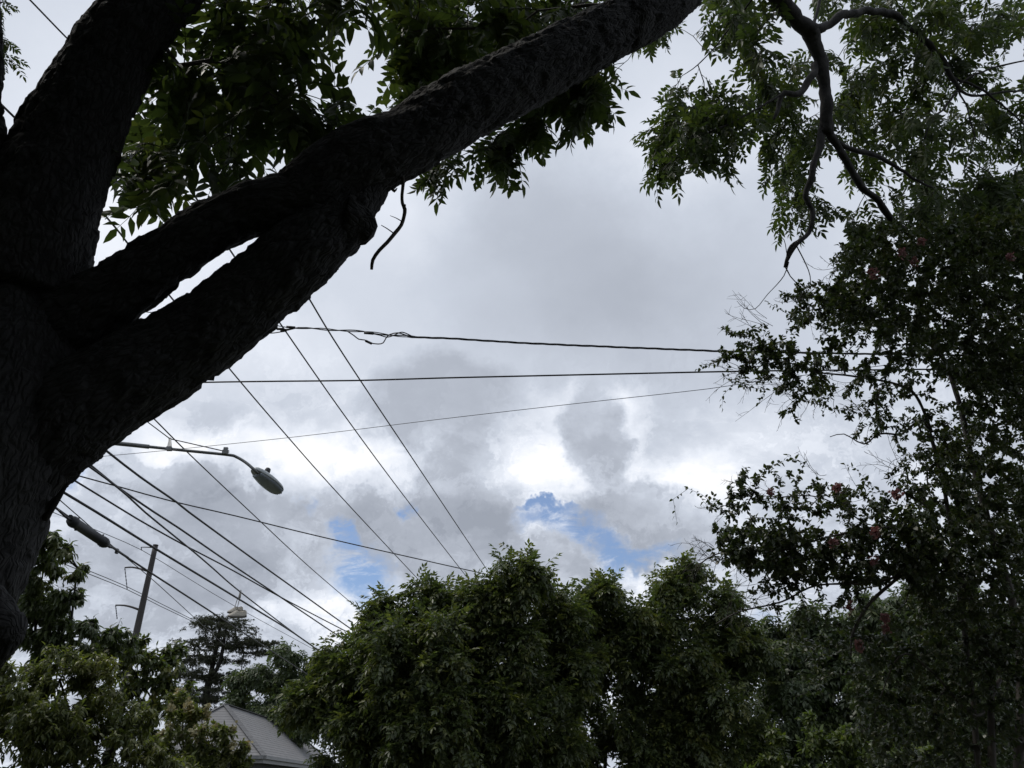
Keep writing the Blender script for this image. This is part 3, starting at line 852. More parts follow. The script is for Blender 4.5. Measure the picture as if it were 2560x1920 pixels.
# ------------------------------------------------------------------ trees made of leafy lobes
def lobe_tree(name, label, group, base_px, lobes, mat, tm, leaf=.36, k=5, dens=9.0, step=.3, droop=.8, spread=.6, trunk_r=.14, seed=1, nparts=300,
              cat='tree', twig=.004, bark='bark', span=.45, fork=.45, shell=.5, extra=None, sag=.05, flower=None, squash=.9, clump=1.3):
    rng = np.random.default_rng(seed)
    L = [(P(x, y, z), r * z / FPX) for x, y, z, r in lobes]
    C = np.array([c for c, _ in L]); R = np.array([r for _, r in L])
    bp = P(*base_px); base = np.array([bp[0], bp[1], 0.0])
    t = thing(name, label, cat, base, group)
    sk = Skel(90000)
    top = C[:, 2].max(); cen = (C * R[:, None]).sum(0) / R.sum()
    zf = max(.4, fork * (C[:, 2].min() + .5 * (top - C[:, 2].min())))
    crown0 = np.array([base[0] * .7 + cen[0] * .3, base[1] * .7 + cen[1] * .3, zf])
    tr = smooth_path(np.array([[*base, trunk_r * 1.5], [*(base * .9 + crown0 * .1), trunk_r * 1.08], [*(base * .5 + crown0 * .5 + rng.normal(0, .04, 3)), trunk_r], [*crown0, trunk_r * .85]]), .12)
    tr[0, 2] = -.1
    mb = MB(); tube(mb, tr[:, :3], tr[:, 3] * (1 + .06 * rng.normal(size=len(tr))), 12)
    build(mb, 'trunk', M[bark], t)
    sk.path(tr[len(tr) // 2:, :3], tr[len(tr) // 2:, 3])
    for i in np.argsort(((C - crown0) ** 2).sum(1)):
        sk.join(C[i], max(step, .35), .07, .06, rng, 1)
    anc = []
    for c, r in L:
        m = int(dens * 4 * math.pi * r * r) + 4
        ncl = max(5, int(clump * m ** .5))
        cd_ = nrm(rng.normal(size=(ncl, 3))) * (r * rng.uniform(shell, .95, ncl))[:, None] * np.array([1, 1, squash])
        cr_ = r * rng.uniform(.18, .46, ncl)
        pick_ = rng.choice(ncl, m, p=cr_ ** 2 / (cr_ ** 2).sum())
        d = nrm(rng.normal(size=(m, 3))) * (rng.random(m) ** .5)[:, None]
        q = c + cd_[pick_] + d * cr_[pick_][:, None]
        anc.append(q)
    anc = np.vstack(anc)
    anc = anc[anc[:, 2] > .25]
    d0 = np.sqrt(((anc[:, None, :] - C[None]) ** 2).sum(2)).min(1)
    insts = []
    for p in anc[np.argsort(d0)]:
        ids = sk.join(p, step, .10, sag, rng)
        insts.extend(leaves_on_chain(sk, ids, k, rng, leaf, droop, spread, span=span))
    mb = MB(); sk.draw(mb, twig, 2.3, trunk_r * .8)
    build(mb, 'branch', M[bark], t)
    place_leaves(t, base, insts, tm, M[mat], rng, nparts)
    if flower:
        flower(t, base, anc, C, rng)
    return t

pec = tmpl_set(lambda r: compound(int(r.integers(3, 5)), .42, .20, r.uniform(.1, .45), r, .35, leaflet_lo), 10, 21)
def c_(*rows): return rows

lobe_tree('broadleaf_tree', 'tall rounded green tree at bottom centre, its top the highest of the row', 'trees along the street',
          (1130, 1960, 14.5),
          c_((1305, 1450, 14.2, 78), (1250, 1500, 14.4, 80), (1160, 1520, 14.5, 92), (1050, 1520, 14.3, 72), (975, 1540, 14.2, 62), (900, 1640, 14.0, 90), (1010, 1640, 13.6, 120), (1140, 1650, 13.5, 130), (1260, 1620, 14.0, 110), (1375, 1540, 14.8, 66),
             (850, 1730, 13.8, 95), (770, 1755, 13.7, 58), (890, 1800, 13.4, 75), (970, 1840, 13.2, 105), (1080, 1790, 13.0, 140), (1220, 1790, 13.4, 120), (1060, 1930, 13.2, 150), (985, 1950, 13.4, 95), (865, 1905, 13.5, 66), (1425, 1530, 14.9, 52), (1440, 1610, 14.8, 70), (1380, 1690, 14.2, 90), (1385, 1870, 14.0, 100), (1270, 1930, 13.8, 130)),
          'leaf_pecan', pec, .265, 5, 28, .28, .28, .65, .19, 31, 300)
lobe_tree('broadleaf_tree', 'looser green tree right of the tallest one, sky showing through its thin middle', 'trees along the street',
          (1590, 1960, 16),
          c_((1530, 1455, 15.6, 42), (1460, 1540, 15.7, 58), (1560, 1600, 15.7, 70), (1650, 1560, 15.9, 60), (1880, 1620, 16.2, 60), (1505, 1520, 15.8, 70), (1600, 1540, 15.8, 66), (1690, 1490, 16.2, 70), (1710, 1430, 16.4, 46), (1790, 1530, 16.2, 78), (1820, 1640, 16, 88), (1700, 1640, 15.6, 100), (1560, 1650, 15.8, 88), (1450, 1660, 16.2, 66),
             (1420, 1590, 16.4, 60), (1400, 1720, 16.6, 80), (1480, 1800, 16.5, 80), (1600, 1800, 15.8, 120), (1750, 1800, 15.4, 130), (1850, 1880, 15.2, 110), (1650, 1930, 15.4, 140), (1450, 1930, 16, 100)),
          'leaf_pecan', pec, .27, 5, 22, .3, .28, .65, .15, 37, 300)
lobe_tree('broadleaf_tree', 'dark tree behind the pink flowered one at lower right', 'trees along the street',
          (2150, 1960, 17),
          c_((1940, 1590, 17, 66), (2040, 1565, 17, 66), (1960, 1640, 17, 80), (2100, 1590, 17, 80), (2180, 1560, 17, 90), (2300, 1560, 17, 100), (2420, 1600, 17, 120), (2000, 1760, 16.4, 110), (2140, 1730, 16.4, 120), (2290, 1720, 16.4, 130), (2440, 1760, 16.4, 130), (2080, 1890, 16, 140), (2280, 1890, 16, 150), (2480, 1900, 16, 150), (1940, 1880, 16.5, 90), (2560, 1650, 17, 120)),
          'leaf_far', pec, .33, 5, 18, .32, .8, .6, .18, 41, 250)

# far trees behind the house
lobe_tree('broadleaf_tree', 'distant rounded tree behind the grey roof, just right of the cedar', 'trees behind the house',
          (700, 1975, 46),
          c_((720, 1640, 46, 34), (665, 1680, 46, 40), (610, 1700, 46, 36), (740, 1700, 46, 48), (800, 1660, 46, 36), (830, 1720, 46, 50), (680, 1760, 45, 55), (760, 1780, 45, 60), (600, 1770, 46, 40)),
          'leaf_far', pec, .62, 5, 5.5, .8, .7, .6, .3, 43, 150, span=.8)

# ------------------------------------------------------------------ pink flowered multi-stem tree on the right
CB = P(2500, 1960, 6.6); CB = np.array([CB[0], CB[1], 0.0])
cr = thing('crape_myrtle', 'large dark flowering tree at right with pink blooms and many thin stems', 'tree', CB)
CK = Skel(90000)
rc = np.random.default_rng(77)
def stem(rows, sides=10, nm='stem'):
    mb = MB(); p = smooth_path(pxpath(rows), .06)
    p[:, 3] *= .62 * (1 + .05 * rc.normal(size=len(p)))
    tube(mb, p[:, :3], p[:, 3], sides)
    build(mb, nm, M['palebark'], cr)
    CK.path(p[::2, :3], p[::2, 3])
bx = P(2500, 2300, 5.6)
def root(dx): return (2500 + dx * .4, 2470, 5.35, 22)
stem([root(60), (2545, 1950, 6.2, 20), (2552, 1700, 6.6, 18), (2530, 1500, 6.9, 16), (2478, 1330, 7.1, 14), (2430, 1150, 7.3, 12), (2390, 980, 7.5, 10), (2330, 850, 7.7, 7), (2230, 780, 7.8, 5)])
stem([root(0), (2480, 1900, 6.1, 15), (2470, 1650, 6.5, 13), (2420, 1480, 6.6, 12), (2330, 1380, 6.6, 11), (2237, 1451, 6.4, 7.5), (2167, 1517, 6.3, 6.5), (2130, 1590, 6.2, 5), (2128, 1640, 6.2, 3)])
stem([root(90), (2600, 1900, 6.5, 20), (2620, 1600, 7, 18), (2600, 1300, 7.4, 15), (2560, 1050, 7.7, 12), (2500, 850, 8, 10), (2440, 700, 8.2, 7)])
stem([root(-30), (2440, 1850, 6.2, 12), (2420, 1650, 6.5, 10), (2390, 1420, 6.8, 9), (2360, 1220, 7, 8), (2320, 1070, 7, 7), (2300, 1050, 7, 5), (2255, 1085, 6.9, 4.5), (2230, 1085, 6.8, 4), (2195, 1085, 6.8, 3.6), (2160, 1110, 6.7, 3), (2110, 1085, 6.7, 2.2), (2075, 1092, 6.7, 1.6)])
stem([(2400, 1440, 6.7, 7), (2300, 1330, 6.7, 6), (2200, 1320, 6.6, 5), (2060, 1345, 6.4, 4.2), (1960, 1375, 6.3, 3.6), (1810, 1380, 6.2, 3), (1740, 1415, 6.2, 2)])
stem([(2250, 1440, 6.4, 5), (2170, 1458, 6.4, 4.5), (2040, 1464, 6.3, 4), (1955, 1504, 6.2, 3.4), (1850, 1529, 6.2, 2.8), (1790, 1560, 6.1, 2)])
stem([(2330, 1080, 7, 6), (2290, 990, 6.9, 5.5), (2240, 960, 6.8, 5), (2130, 940, 6.7, 4), (2040, 930, 6.6, 3.4), (1960, 905, 6.5, 2.8), (1880, 920, 6.5, 2)])
stem([(2200, 970, 6.8, 4), (2190, 1030, 6.7, 3.6), (2205, 1085, 6.7, 3)])
stem([(2360, 900, 7.5, 6), (2280, 820, 7.4, 5), (2180, 790, 7.2, 4), (2080, 770, 7, 3), (2000, 780, 6.9, 2)])
stem([(2210, 1350, 6.6, 4), (2120, 1280, 6.5, 3), (2030, 1240, 6.4, 2.4), (1890, 1250, 6.3, 2)])
stem([(2500, 1700, 6.5, 9), (2440, 1790, 6.2, 6), (2330, 1680, 6.1, 4), (2250, 1640, 6, 3), (2180, 1800, 6, 2)])

cinst = []
ctm = tmpl_set(lambda r: simple(1.0, .58, r), 5, 9)
CANC = []
def cleafy(poly, n, z0, z1, k=14, size=.046, mind=0, span=.34):
    A_ = poly_points(poly, int(n * (6.4 if n >= 100 else 3.0)), z0, z1, rc, mind, 30.0 if n < 100 else 14.0)
    A_ = sorted(A_, key=lambda p: np.min(((CK.pos[:CK.n] - p) ** 2).sum(1)))
    for p in A_:
        ids = CK.join(p, .10, .11, .05, rc)
        cinst.extend(leaves_on_chain(CK, ids, k, rc, size * (1.12 if n >= 100 else 1.0) * rc.uniform(.8, 1.15), .1, .75, span=span, jit=.3, upn=.8))
        CANC.append(p)
cleafy([(2090, 640), (2200, 560), (2330, 560), (2560, 520), (2620, 700), (2620, 1000), (2400, 960), (2250, 880), (2180, 840), (2080, 800), (2040, 740), (2100, 700)], 330, 6.6, 8.6)
cleafy([(1970, 770), (2060, 700), (2140, 740), (2160, 840), (2080, 850), (2000, 800)], 44, 6.5, 7.2)
cleafy([(1840, 840), (1900, 820), (2010, 870), (2040, 930), (2000, 960), (1900, 920), (1850, 890)], 40, 6.3, 6.8)
cleafy([(1800, 890), (1840, 900), (1890, 940), (1830, 950), (1800, 930)], 9, 6.3, 6.6, 9)
cleafy([(1960, 930), (2080, 900), (2250, 880), (2300, 960), (2160, 980), (2060, 1000), (2000, 980)], 44, 6.4, 7.2)
cleafy([(2080, 1040), (2180, 1000), (2240, 1030), (2230, 1080), (2140, 1080)], 16, 6.5, 7.0, 11)
cleafy([(2240, 960), (2330, 980), (2400, 1080), (2320, 1060), (2250, 1020)], 14, 6.6, 7.2, 11)
cleafy([(1990, 990), (2030, 1000), (2015, 1030), (1970, 1010)], 4, 6.3, 6.5, 10)
cleafy([(2400, 880), (2620, 900), (2620, 1300), (2480, 1400), (2380, 1250), (2320, 1130), (2400, 1040)], 150, 6.6, 8.4)
cleafy([(2270, 1120), (2340, 1100), (2420, 1150), (2420, 1330), (2330, 1330), (2260, 1230)], 60, 6.4, 7.2, 10)
cleafy([(1800, 1260), (1850, 1200), (1880, 1200), (1880, 1270), (1830, 1300)], 13, 6.1, 6.5, 11)
cleafy([(1760, 1290), (1790, 1270), (1800, 1300), (1765, 1310)], 3, 6.1, 6.3, 8)
cleafy([(1900, 1240), (1960, 1190), (2010, 1260), (2000, 1320), (1920, 1310)], 20, 6.1, 6.6, 11)
cleafy([(2050, 1240), (2090, 1190), (2170, 1230), (2230, 1260), (2260, 1330), (2080, 1320)], 36, 6.2, 7)
cleafy([(1790, 1330), (1840, 1310), (2000, 1340), (2200, 1320), (2340, 1340), (2400, 1430), (2200, 1450), (2000, 1440), (1900, 1440), (1800, 1390)], 105, 6.1, 7.0)
cleafy([(1890, 1430), (2000, 1430), (1960, 1520), (1900, 1500)], 20, 6.1, 6.6, 10)
cleafy([(2060, 1450), (2160, 1440), (2120, 1500), (2060, 1490)], 12, 6.1, 6.5, 10)
cleafy([(2260, 1250), (2400, 1280), (2600, 1350), (2620, 1700), (2420, 1720), (2330, 1560), (2260, 1480)], 170, 6.0, 7.8)
cleafy([(2150, 1560), (2300, 1540), (2440, 1680), (2600, 1680), (2600, 1980), (2200, 1980), (2120, 1760)], 150, 5.9, 7.2, 12)
cleafy([(1960, 1560), (2120, 1540), (2160, 1700), (2040, 1720), (1980, 1640)], 26, 6.2, 7, 10)
mb = MB(); CK.draw(mb, .0018, 2.2, .03)
# bare curling twig ends left over from old flower heads
def curls(px, py, z, n, reach, seed, dirx=-1):
    r = np.random.default_rng(seed)
    p0 = P(px, py, z); k = CK.nearest(p0); p0 = CK.pos[k]
    for _ in range(n):
        a = r.uniform(-1.1, 1.1); d = np.array([dirx * math.cos(a), r.uniform(-.4, .4), math.sin(a)]); d = nrm(d)
        L = reach * z / FPX * r.uniform(.5, 1.1); bend = r.normal(0, .8)
        pts = [p0 + r.normal(0, .03, 3)]
        for i in range(7):
            d = nrm(d + np.array([0, 0, bend * .22]) + r.normal(0, .08, 3)); pts.append(pts[-1] + d * L / 7)
            if i in (2, 3, 4, 5):
                e = nrm(d + r.normal(0, .8, 3)); q = pts[-1]; c = []
                for _j in range(4): c.append(q); e = nrm(e + r.normal(0, .25, 3)); q = q + e * L * .07
                tube(mb, c, [.0016, .0014, .0012, .0008], 3, False)
        tube(mb, pts, np.linspace(.0026, .0012, len(pts)), 3, False)
for i, (x, y, n_, rch) in enumerate([(1960, 800, 6, 150), (2040, 740, 5, 120), (1900, 860, 6, 100), (1850, 930, 7, 110), (1960, 960, 8, 150), (2020, 1010, 7, 130), (2080, 1060, 4, 90), (1900, 1240, 5, 90), (1960, 1230, 5, 90), (1870, 1480, 6, 130), (1930, 1500, 6, 120), (1830, 1400, 4, 90), (1790, 1290, 4, 60), (2130, 980, 4, 100), (2200, 1060, 5, 120), (2100, 700, 5, 110), (2240, 1160, 5, 110), (2050, 1210, 5, 80), (2150, 1205, 5, 80), (1740, 1420, 7, 90), (1780, 1400, 6, 100), (1700, 1430, 5, 90), (2300, 1180, 5, 100)]):
    curls(x, y, 6.4, n_, rch, 300 + i)
tag(build(mb, 'twig', M['twig'], cr), kind='stuff')
place_leaves(cr, CB, cinst, ctm, M['leaf_crape'], rc, 300)

def bloom(parent, base, p, size, seed, mat, name, label=None, n=46):
    r = np.random.default_rng(seed)
    mb = MB()
    for i in range(n):
        d = nrm(r.normal(size=3)) * np.array([.7, .7, 1.0]); q = p + d * size * r.uniform(.1, .85)
        V, Q, T = leaflet_lo(size * .42, size * .5, r.uniform(-.4, .5), r.uniform(-.3, .4))
        V = V @ orient(nrm(r.normal(size=3)), nrm(r.normal(size=3) + UP * .4)).T + q
        mb.add(V, Q, T, r.random())
    o = build(mb, name, M[mat], parent)
    if label: tag(o, label)
FL = [(2306, 591), (2256, 622), (2190, 679), (2291, 656), (2202, 1327), (2194, 1400), (2139, 1525), (2151, 1626), (2217, 1575), (2080, 1360), (1925, 1235), (2100, 1205), (2240, 1220), (2530, 640), (2215, 1530)]
FLA = np.array(CANC)
fx, fy, fz = proj(FLA)
for i, (x, y) in enumerate(FL):
    near = np.where((fx - x) ** 2 + (fy - y) ** 2 < 60 ** 2)[0]
    if len(near): z = fz[near].min() - .08
    else: z = 6.3
    p = P(x, y, z)
    k = CK.nearest(p)
    bloom(cr, CB, p * .6 + CK.pos[k] * .4, .052 + .022 * ((i * 7) % 5) / 5, 500 + i, 'petal', 'flower_cluster')

# ------------------------------------------------------------------ shrubs and trees at lower left
longleaf = tmpl_set(lambda r: simple(1.0, .30, r, r.uniform(.15, .45)), 5, 19)
oval = tmpl_set(lambda r: simple(1.0, .45, r), 5, 23)
lobe_tree('slender_tree', 'airy tree with long hanging leaves between the big trunk and the steel pole', 'trees at lower left', (60, 1960, 8.6),
          c_((115, 1350, 8.4, 46), (165, 1372, 8.3, 36), (190, 1425, 8.4, 30), (110, 1420, 8.5, 56), (90, 1490, 8.5, 70), (175, 1500, 8.4, 58), (70, 1540, 8.6, 80), (160, 1580, 8.4, 55), (235, 1560, 8.3, 44), (290, 1580, 8.3, 34), (210, 1620, 8.4, 60), (300, 1630, 8.4, 44), (110, 1600, 8.5, 80)),
          'leaf_glossy', longleaf, .092, 10, 95, .14, .75, .5, .07, 51, 300, span=.3, twig=.0026, shell=.35, cat='tree')
lobe_tree('bushy_tree', 'olive green bush filling the lower left corner', 'trees at lower left', (130, 1990, 7.2),
          c_((40, 1720, 7.0, 105), (150, 1700, 7.2, 95), (240, 1720, 7.4, 85), (60, 1850, 6.8, 120), (190, 1840, 7.0, 125), (310, 1820, 7.2, 100), (300, 1930, 7.0, 110), (120, 1960, 6.8, 130), (-60, 1800, 7, 130), (400, 1920, 7.2, 85)),
          'leaf_olive', longleaf, .070, 9, 140, .15, .45, .6, .06, 53, 300, cat='bush', span=.3, twig=.0022, shell=.45)
lobe_tree('leafy_tree', 'loose green tree wrapping the foot of the steel pole', 'trees at lower left', (350, 1970, 13),
          c_((250, 1640, 12.6, 45), (310, 1640, 12.4, 42), (370, 1650, 12.6, 50), (430, 1640, 12.8, 42), (400, 1700, 12.6, 60), (310, 1710, 12.4, 65), (450, 1740, 12.8, 50), (360, 1790, 12.4, 75), (340, 1600, 12.3, 26)),
          'leaf_pecan', oval, .12, 10, 34, .22, .4, .65, .08, 57, 250, span=.4, twig=.003, shell=.3)

def cream_flowers(t, base, anc, C, rng):
    px, py, z = proj(anc)
    ok = np.where((py < 1860) | (rng.random(len(anc)) < .35))[0]
    pick = rng.choice(ok, min(46, len(ok)), replace=False)
    for i in pick:
        c = C[np.argmin(((C - anc[i]) ** 2).sum(1))]
        p = anc[i] + nrm(anc[i] - c) * .03 + UP * .05
        bloom(t, base, p, rng.uniform(.07, .13), 900 + int(i), 'cream', 'flower_cluster', None, 34)
lobe_tree('flowering_shrub', 'privet-like shrub covered in cream flower sprays in front of the grey roof', 'trees at lower left', (520, 1985, 10.5),
          c_((455, 1760, 10.8, 42), (500, 1775, 10.6, 36), (430, 1820, 10.6, 60), (510, 1850, 10.4, 60), (560, 1840, 10.2, 42), (580, 1900, 10.2, 48), (480, 1930, 10.2, 80), (420, 1900, 10.4, 70), (570, 1960, 10.2, 60)),
          'leaf_olive', oval, .075, 11, 85, .15, .15, .7, .05, 61, 300, cat='shrub', span=.3, twig=.0022, shell=.45, flower=cream_flowers)
lobe_tree('bushy_tree', 'yellow green bush low among the trees at bottom right', 'bushes at lower right', (2060, 2000, 9.5),
          c_((1960, 1880, 9.6, 50), (2040, 1850, 9.4, 70), (2130, 1870, 9.2, 75), (2230, 1900, 9.2, 80), (2060, 1940, 9.2, 80), (1900, 1930, 9.6, 50), (2350, 1920, 9.2, 80)),
          'leaf_lime', oval, .085, 10, 50, .16, .3, .65, .05, 67, 250, cat='bush', span=.3, twig=.0022)

# ------------------------------------------------------------------ cedar
CZ = 52.0
cb = P(505, 1990, CZ); CE = np.array([cb[0], cb[1], 0.0])
ced = thing('cedar_tree', 'dark layered cedar with flat tiers of branches left of the roof', 'tree', CE)
rk = np.random.default_rng(5)
KK = Skel(60000)
mb = MB()
def ctrunk(rows):
    p = smooth_path(pxpath(rows), .3); tube(mb, p[:, :3], p[:, 3], 9); KK.path(p[:, :3], p[:, 3])
ctrunk([(500, 1985, CZ, 13), (506, 1860, CZ, 11), (514, 1760, CZ, 9.5), (522, 1700, CZ, 8)])
ctrunk([(522, 1705, CZ, 7), (535, 1650, CZ, 5.5), (545, 1600, CZ, 4.2), (549, 1570, CZ, 3)])
ctrunk([(522, 1705, CZ, 6), (548, 1660, CZ - .5, 5), (558, 1615, CZ - .5, 4), (564, 1575, CZ - .5, 2.6)])
build(mb, 'trunk', M['bark'], ced)
mb = MB(); cin = []
needle = tmpl_set(lambda r: palmtuft(9, .8, .075, r), 6, 29)
TIERS = [(548, 1548, 62, 8, 40), (556, 1566, 90, 9, 46), (575, 1590, 74, 8, 30), (520, 1612, 92, 7, 34), (600, 1612, 46, 9, 22), (500, 1603, 80, 5, 22), (655, 1606, 42, 10, 30), (640, 1630, 50, 8, 22), (495, 1640, 85, 7, 30), (470, 1652, 60, 6, 20), (575, 1650, 45, 7, 18),
         (520, 1684, 98, 10, 52), (480, 1690, 60, 9, 26), (570, 1700, 56, 9, 26), (520, 1725, 86, 10, 40), (560, 1745, 70, 10, 30), (480, 1752, 60, 9, 24), (530, 1775, 90, 10, 36), (460, 1790, 60, 9, 20), (600, 1800, 70, 10, 20)]
for (x, y, rx, ry, n_) in TIERS:
    k = max(3, n_ // 5)
    tips = []
    for i in range(n_):
        a = rk.uniform(0, 6.28); q = math.sqrt(rk.random())
        c = P(x, y, CZ)
        p = c + np.array([math.cos(a) * q * rx * CZ / FPX, math.sin(a) * q * rx * CZ / FPX * .9, rk.normal(0, .35) * ry * CZ / FPX - .05 * q * rx * CZ / FPX])
        tips.append(p)
    for p in sorted(tips, key=lambda p: np.min(((KK.pos[:KK.n] - p) ** 2).sum(1))):
        ids = KK.join(p, .5, .06, .03, rk)
        for j in range(13):
            u = rk.random() ** .7
            if len(ids) > 1:
                a_, b_ = KK.pos[ids[-2]], KK.pos[ids[-1]]
            else: a_ = b_ = p
            q = a_ + (b_ - a_) * (u * 1.25) + rk.normal(0, 1, 3) * np.array([.20, .20, .05])
            d = nrm((b_ - a_) + rk.normal(0, .6, 3) * np.array([1, 1, .25]))
            cin.append((q, orient(d, nrm(UP + rk.normal(0, .3, 3))), rk.uniform(.18, .34)))
KK.draw(mb, .010, 2.0, .16)
tag(build(mb, 'branch', M['bark'], ced), kind='stuff')
place_leaves(ced, CE, cin, needle, M['needle'], rk, 0, foliage='needles')

# ------------------------------------------------------------------ house
def solve_roof():
    az1 = math.radians(-2.0)
    e1 = np.array([math.sin(az1), math.cos(az1), 0]); e2 = np.array([-e1[1], e1[0], 0])
    Cn = P(660, 1889, 33.0)
    best = None
    for W in np.linspace(4, 16, 121):
        for h in np.linspace(.8, 6, 105):
            Rg = Cn + W / 2 * (e1 + e2) + h * UP
            x, y, z = proj(Rg[None])
            e = (x[0] - 563) ** 2 + (y[0] - 1760) ** 2
            if best is None or e < best[0]: best = (e, W, h)
    return Cn, e1, e2, best[1], best[2]
Cn, e1, e2, RW, RH = solve_roof()
RL = None
for Lr in np.linspace(.5, 20, 400):
    x, y, z = proj((Cn + RW / 2 * (e1 + e2) + RH * UP + e1 * Lr)[None])
    if x[0] >= 715: RL = Lr; break
RL = RL or 6.0
hb = Cn + e1 * (RW + RL) / 2 + e2 * RW / 2
house = thing('house', 'house with grey shingled hip roof and pale gutter at bottom left', 'house', (hb[0], hb[1], 0))
m_, g_ = new_mat('grey shingles')
uvn = g_.n('ShaderNodeUVMap')
br = g_.n('ShaderNodeTexBrick'); g_.t.links.new(uvn.outputs[0], br.inputs[0])
br.inputs['Color1'].default_value = (.165, .165, .17, 1); br.inputs['Color2'].default_value = (.215, .213, .213, 1); br.inputs['Mortar'].default_value = (.15, .15, .155, 1)
br.inputs['Scale'].default_value = 1.0; br.inputs['Mortar Size'].default_value = .006; br.inputs['Brick Width'].default_value = .34; br.inputs['Row Height'].default_value = .19; br.inputs['Bias'].default_value = -.1
ns = g_.noise(uvn.outputs[0], 1.3, 6, .6)
bs = g_.n('ShaderNodeBsdfPrincipled'); bs.inputs['Roughness'].default_value = .9
g_.t.links.new(g_.mix(g_.smooth(ns, .3, .7), br.outputs[0], (.19, .185, .185, 1)), bs.inputs['Base Color'])
for l in list(g_.t.links):
    pass
finish(g_, bs.outputs[0])
SHING = m_

def roof_plane(a, b, c, d, name, rows_h=.19):
    """eave a->b, ridge d->c (d above a). Built as overlapping courses with a lip."""
    a, b, c, d = map(np.asarray, (a, b, c, d))
    u = nrm(b - a); mid = (a + b) / 2
    slope = np.linalg.norm(cross(d - a, u)); nn = nrm(cross(b - a, d - a))
    if nn[2] < 0: nn = -nn
    n = max(2, int(slope / rows_h))
    mbx = MB(); uv = []
    for i in range(n):
        t0, t1 = i / n, (i + 1) / n
        p0, p1 = a + (d - a) * t0, b + (c - b) * t0
        q0, q1 = a + (d - a) * t1, b + (c - b) * t1
        lip = nn * .007
        V = [p0 + lip, p1 + lip, q1, q0, p0, p1]
        mbx.add(V, [(0, 1, 2, 3), (4, 5, 1, 0)])
        for p, h in ((p0, t0), (p1, t0), (q1, t1), (q0, t1), (p0, t0), (p1, t0)):
            uv.append(((p - a) @ u, h * slope))
    o = build(mbx, name, SHING, house, False)
    lay = o.data.uv_layers.new(name='UVMap')
    uv = np.array(uv)
    vi = np.zeros(len(o.data.loops), int); o.data.loops.foreach_get('vertex_index', vi)
    lay.data.foreach_set('uv', uv[vi].astype(np.float32).ravel())
    return o
A0 = Cn; A1 = Cn + e1 * (RW + RL); A2 = A1 + e2 * RW; A3 = Cn + e2 * RW
R0 = Cn + RW / 2 * (e1 + e2) + RH * UP; R1 = R0 + e1 * RL
roof = roof_plane(A0, A1, R1, R0, 'roof')
roof_plane(A3, A0, R0, R0 + e2 * .001, 'roof')
roof_plane(A1, A2, R1 + e2 * .001, R1, 'roof')
roof_plane(A2, A3, R0, R1, 'roof')
mb = MB()
for p, q in ((A0, R0), (A3, R0), (A1, R1), (A2, R1), (R0, R1)):
    L_ = np.linalg.norm(q - p); k_ = max(2, int(L_ / .25)); s_ = nrm(cross(q - p, UP))
    for i in range(k_):
        c0 = p + (q - p) * (i + .5) / k_
        V, Q = box_arrays(c0 + UP * .012, (q - p) / k_ * .56, s_ * .13, UP * .012 + (q - p) / np.linalg.norm(q - p) * .004)
        mb.add(V, Q)
capo = build(mb, 'ridge_cap', M['ridge'], house, False)
mb = MB()
for p, q, o_ in ((A0, A1, -e2), (A3, A0, -e1), (A1, A2, e1), (A2, A3, e2)):
    c0 = (p + q) / 2; hl = (q - p) / 2
    V, Q = box_arrays(c0 + o_ * .07 - UP * .07, hl * 1.006, o_ * .06, UP * .06); mb.add(V, Q)
    V, Q = box_arrays(c0 + o_ * .10 - UP * .005, hl * 1.008, o_ * .035, UP * .012); mb.add(V, Q)
build(mb, 'gutter', M['gutter'], house, False)
mb = MB()
for p, q, o_ in ((A0, A1, -e2), (A3, A0, -e1), (A1, A2, e1), (A2, A3, e2)):
    c0 = (p + q) / 2; hl = (q - p) / 2
    V, Q = box_arrays(c0 - o_ * .01 - UP * .19, hl, o_ * .012, UP * .10); mb.add(V, Q)
V, Q = box_arrays(hb * np.array([1, 1, 0]) + UP * (Cn[2] - .21), e1 * (RW + RL) / 2 * .985, e2 * RW / 2 * .98, UP * .015); mb.add(V, Q)
build(mb, 'fascia', M['gutter'], house, False)
mb = MB()
V, Q = box_arrays(hb * np.array([1, 1, 0]) + UP * (Cn[2] - .24) / 2, e1 * ((RW + RL) / 2 - .55), e2 * (RW / 2 - .55), UP * ((Cn[2] - .24) / 2)); mb.add(V, Q)
wl = build(mb, 'wall', M['siding'], house, False)

# ------------------------------------------------------------------ transmission pole far behind
TZ = 82.0
def pz(rows, z=TZ): return [P(x, y, z) for x, y in rows]
tb = P(258, 1960, TZ); tbase = np.array([tb[0], tb[1], 0.0])
tp = thing('transmission_pole', 'tall brown steel power pole with curved arms to the left', 'power pole', tbase)
top = P(389, 1364, TZ); sc_ = TZ / FPX
tbase[1] = 78.0
def at_pole(px, py):
    d = (px - 1280) / FPX * RGT + (960 - py) / FPX * UPV + FWD
    return CAM + d * (tbase[1] / d[1])
top = at_pole(389, 1364); low = at_pole(341, 1582)
foot = top + (low - top) * (top[2] / (top[2] - low[2]))
tbase[0] = foot[0]
tp.location = (tbase[0], tbase[1], 0)
mb = MB()
pp = smooth_path(np.array([[foot[0], tbase[1], -.2, 12.5 * sc_], [(foot[0] + top[0]) / 2, tbase[1], top[2] * .5, 8.4 * sc_], [top[0], tbase[1], top[2], 5.8 * sc_]]), 1.0)
tube(mb, pp[:, :3], pp[:, 3], 12)
build(mb, 'shaft', M['steelpole'], tp)
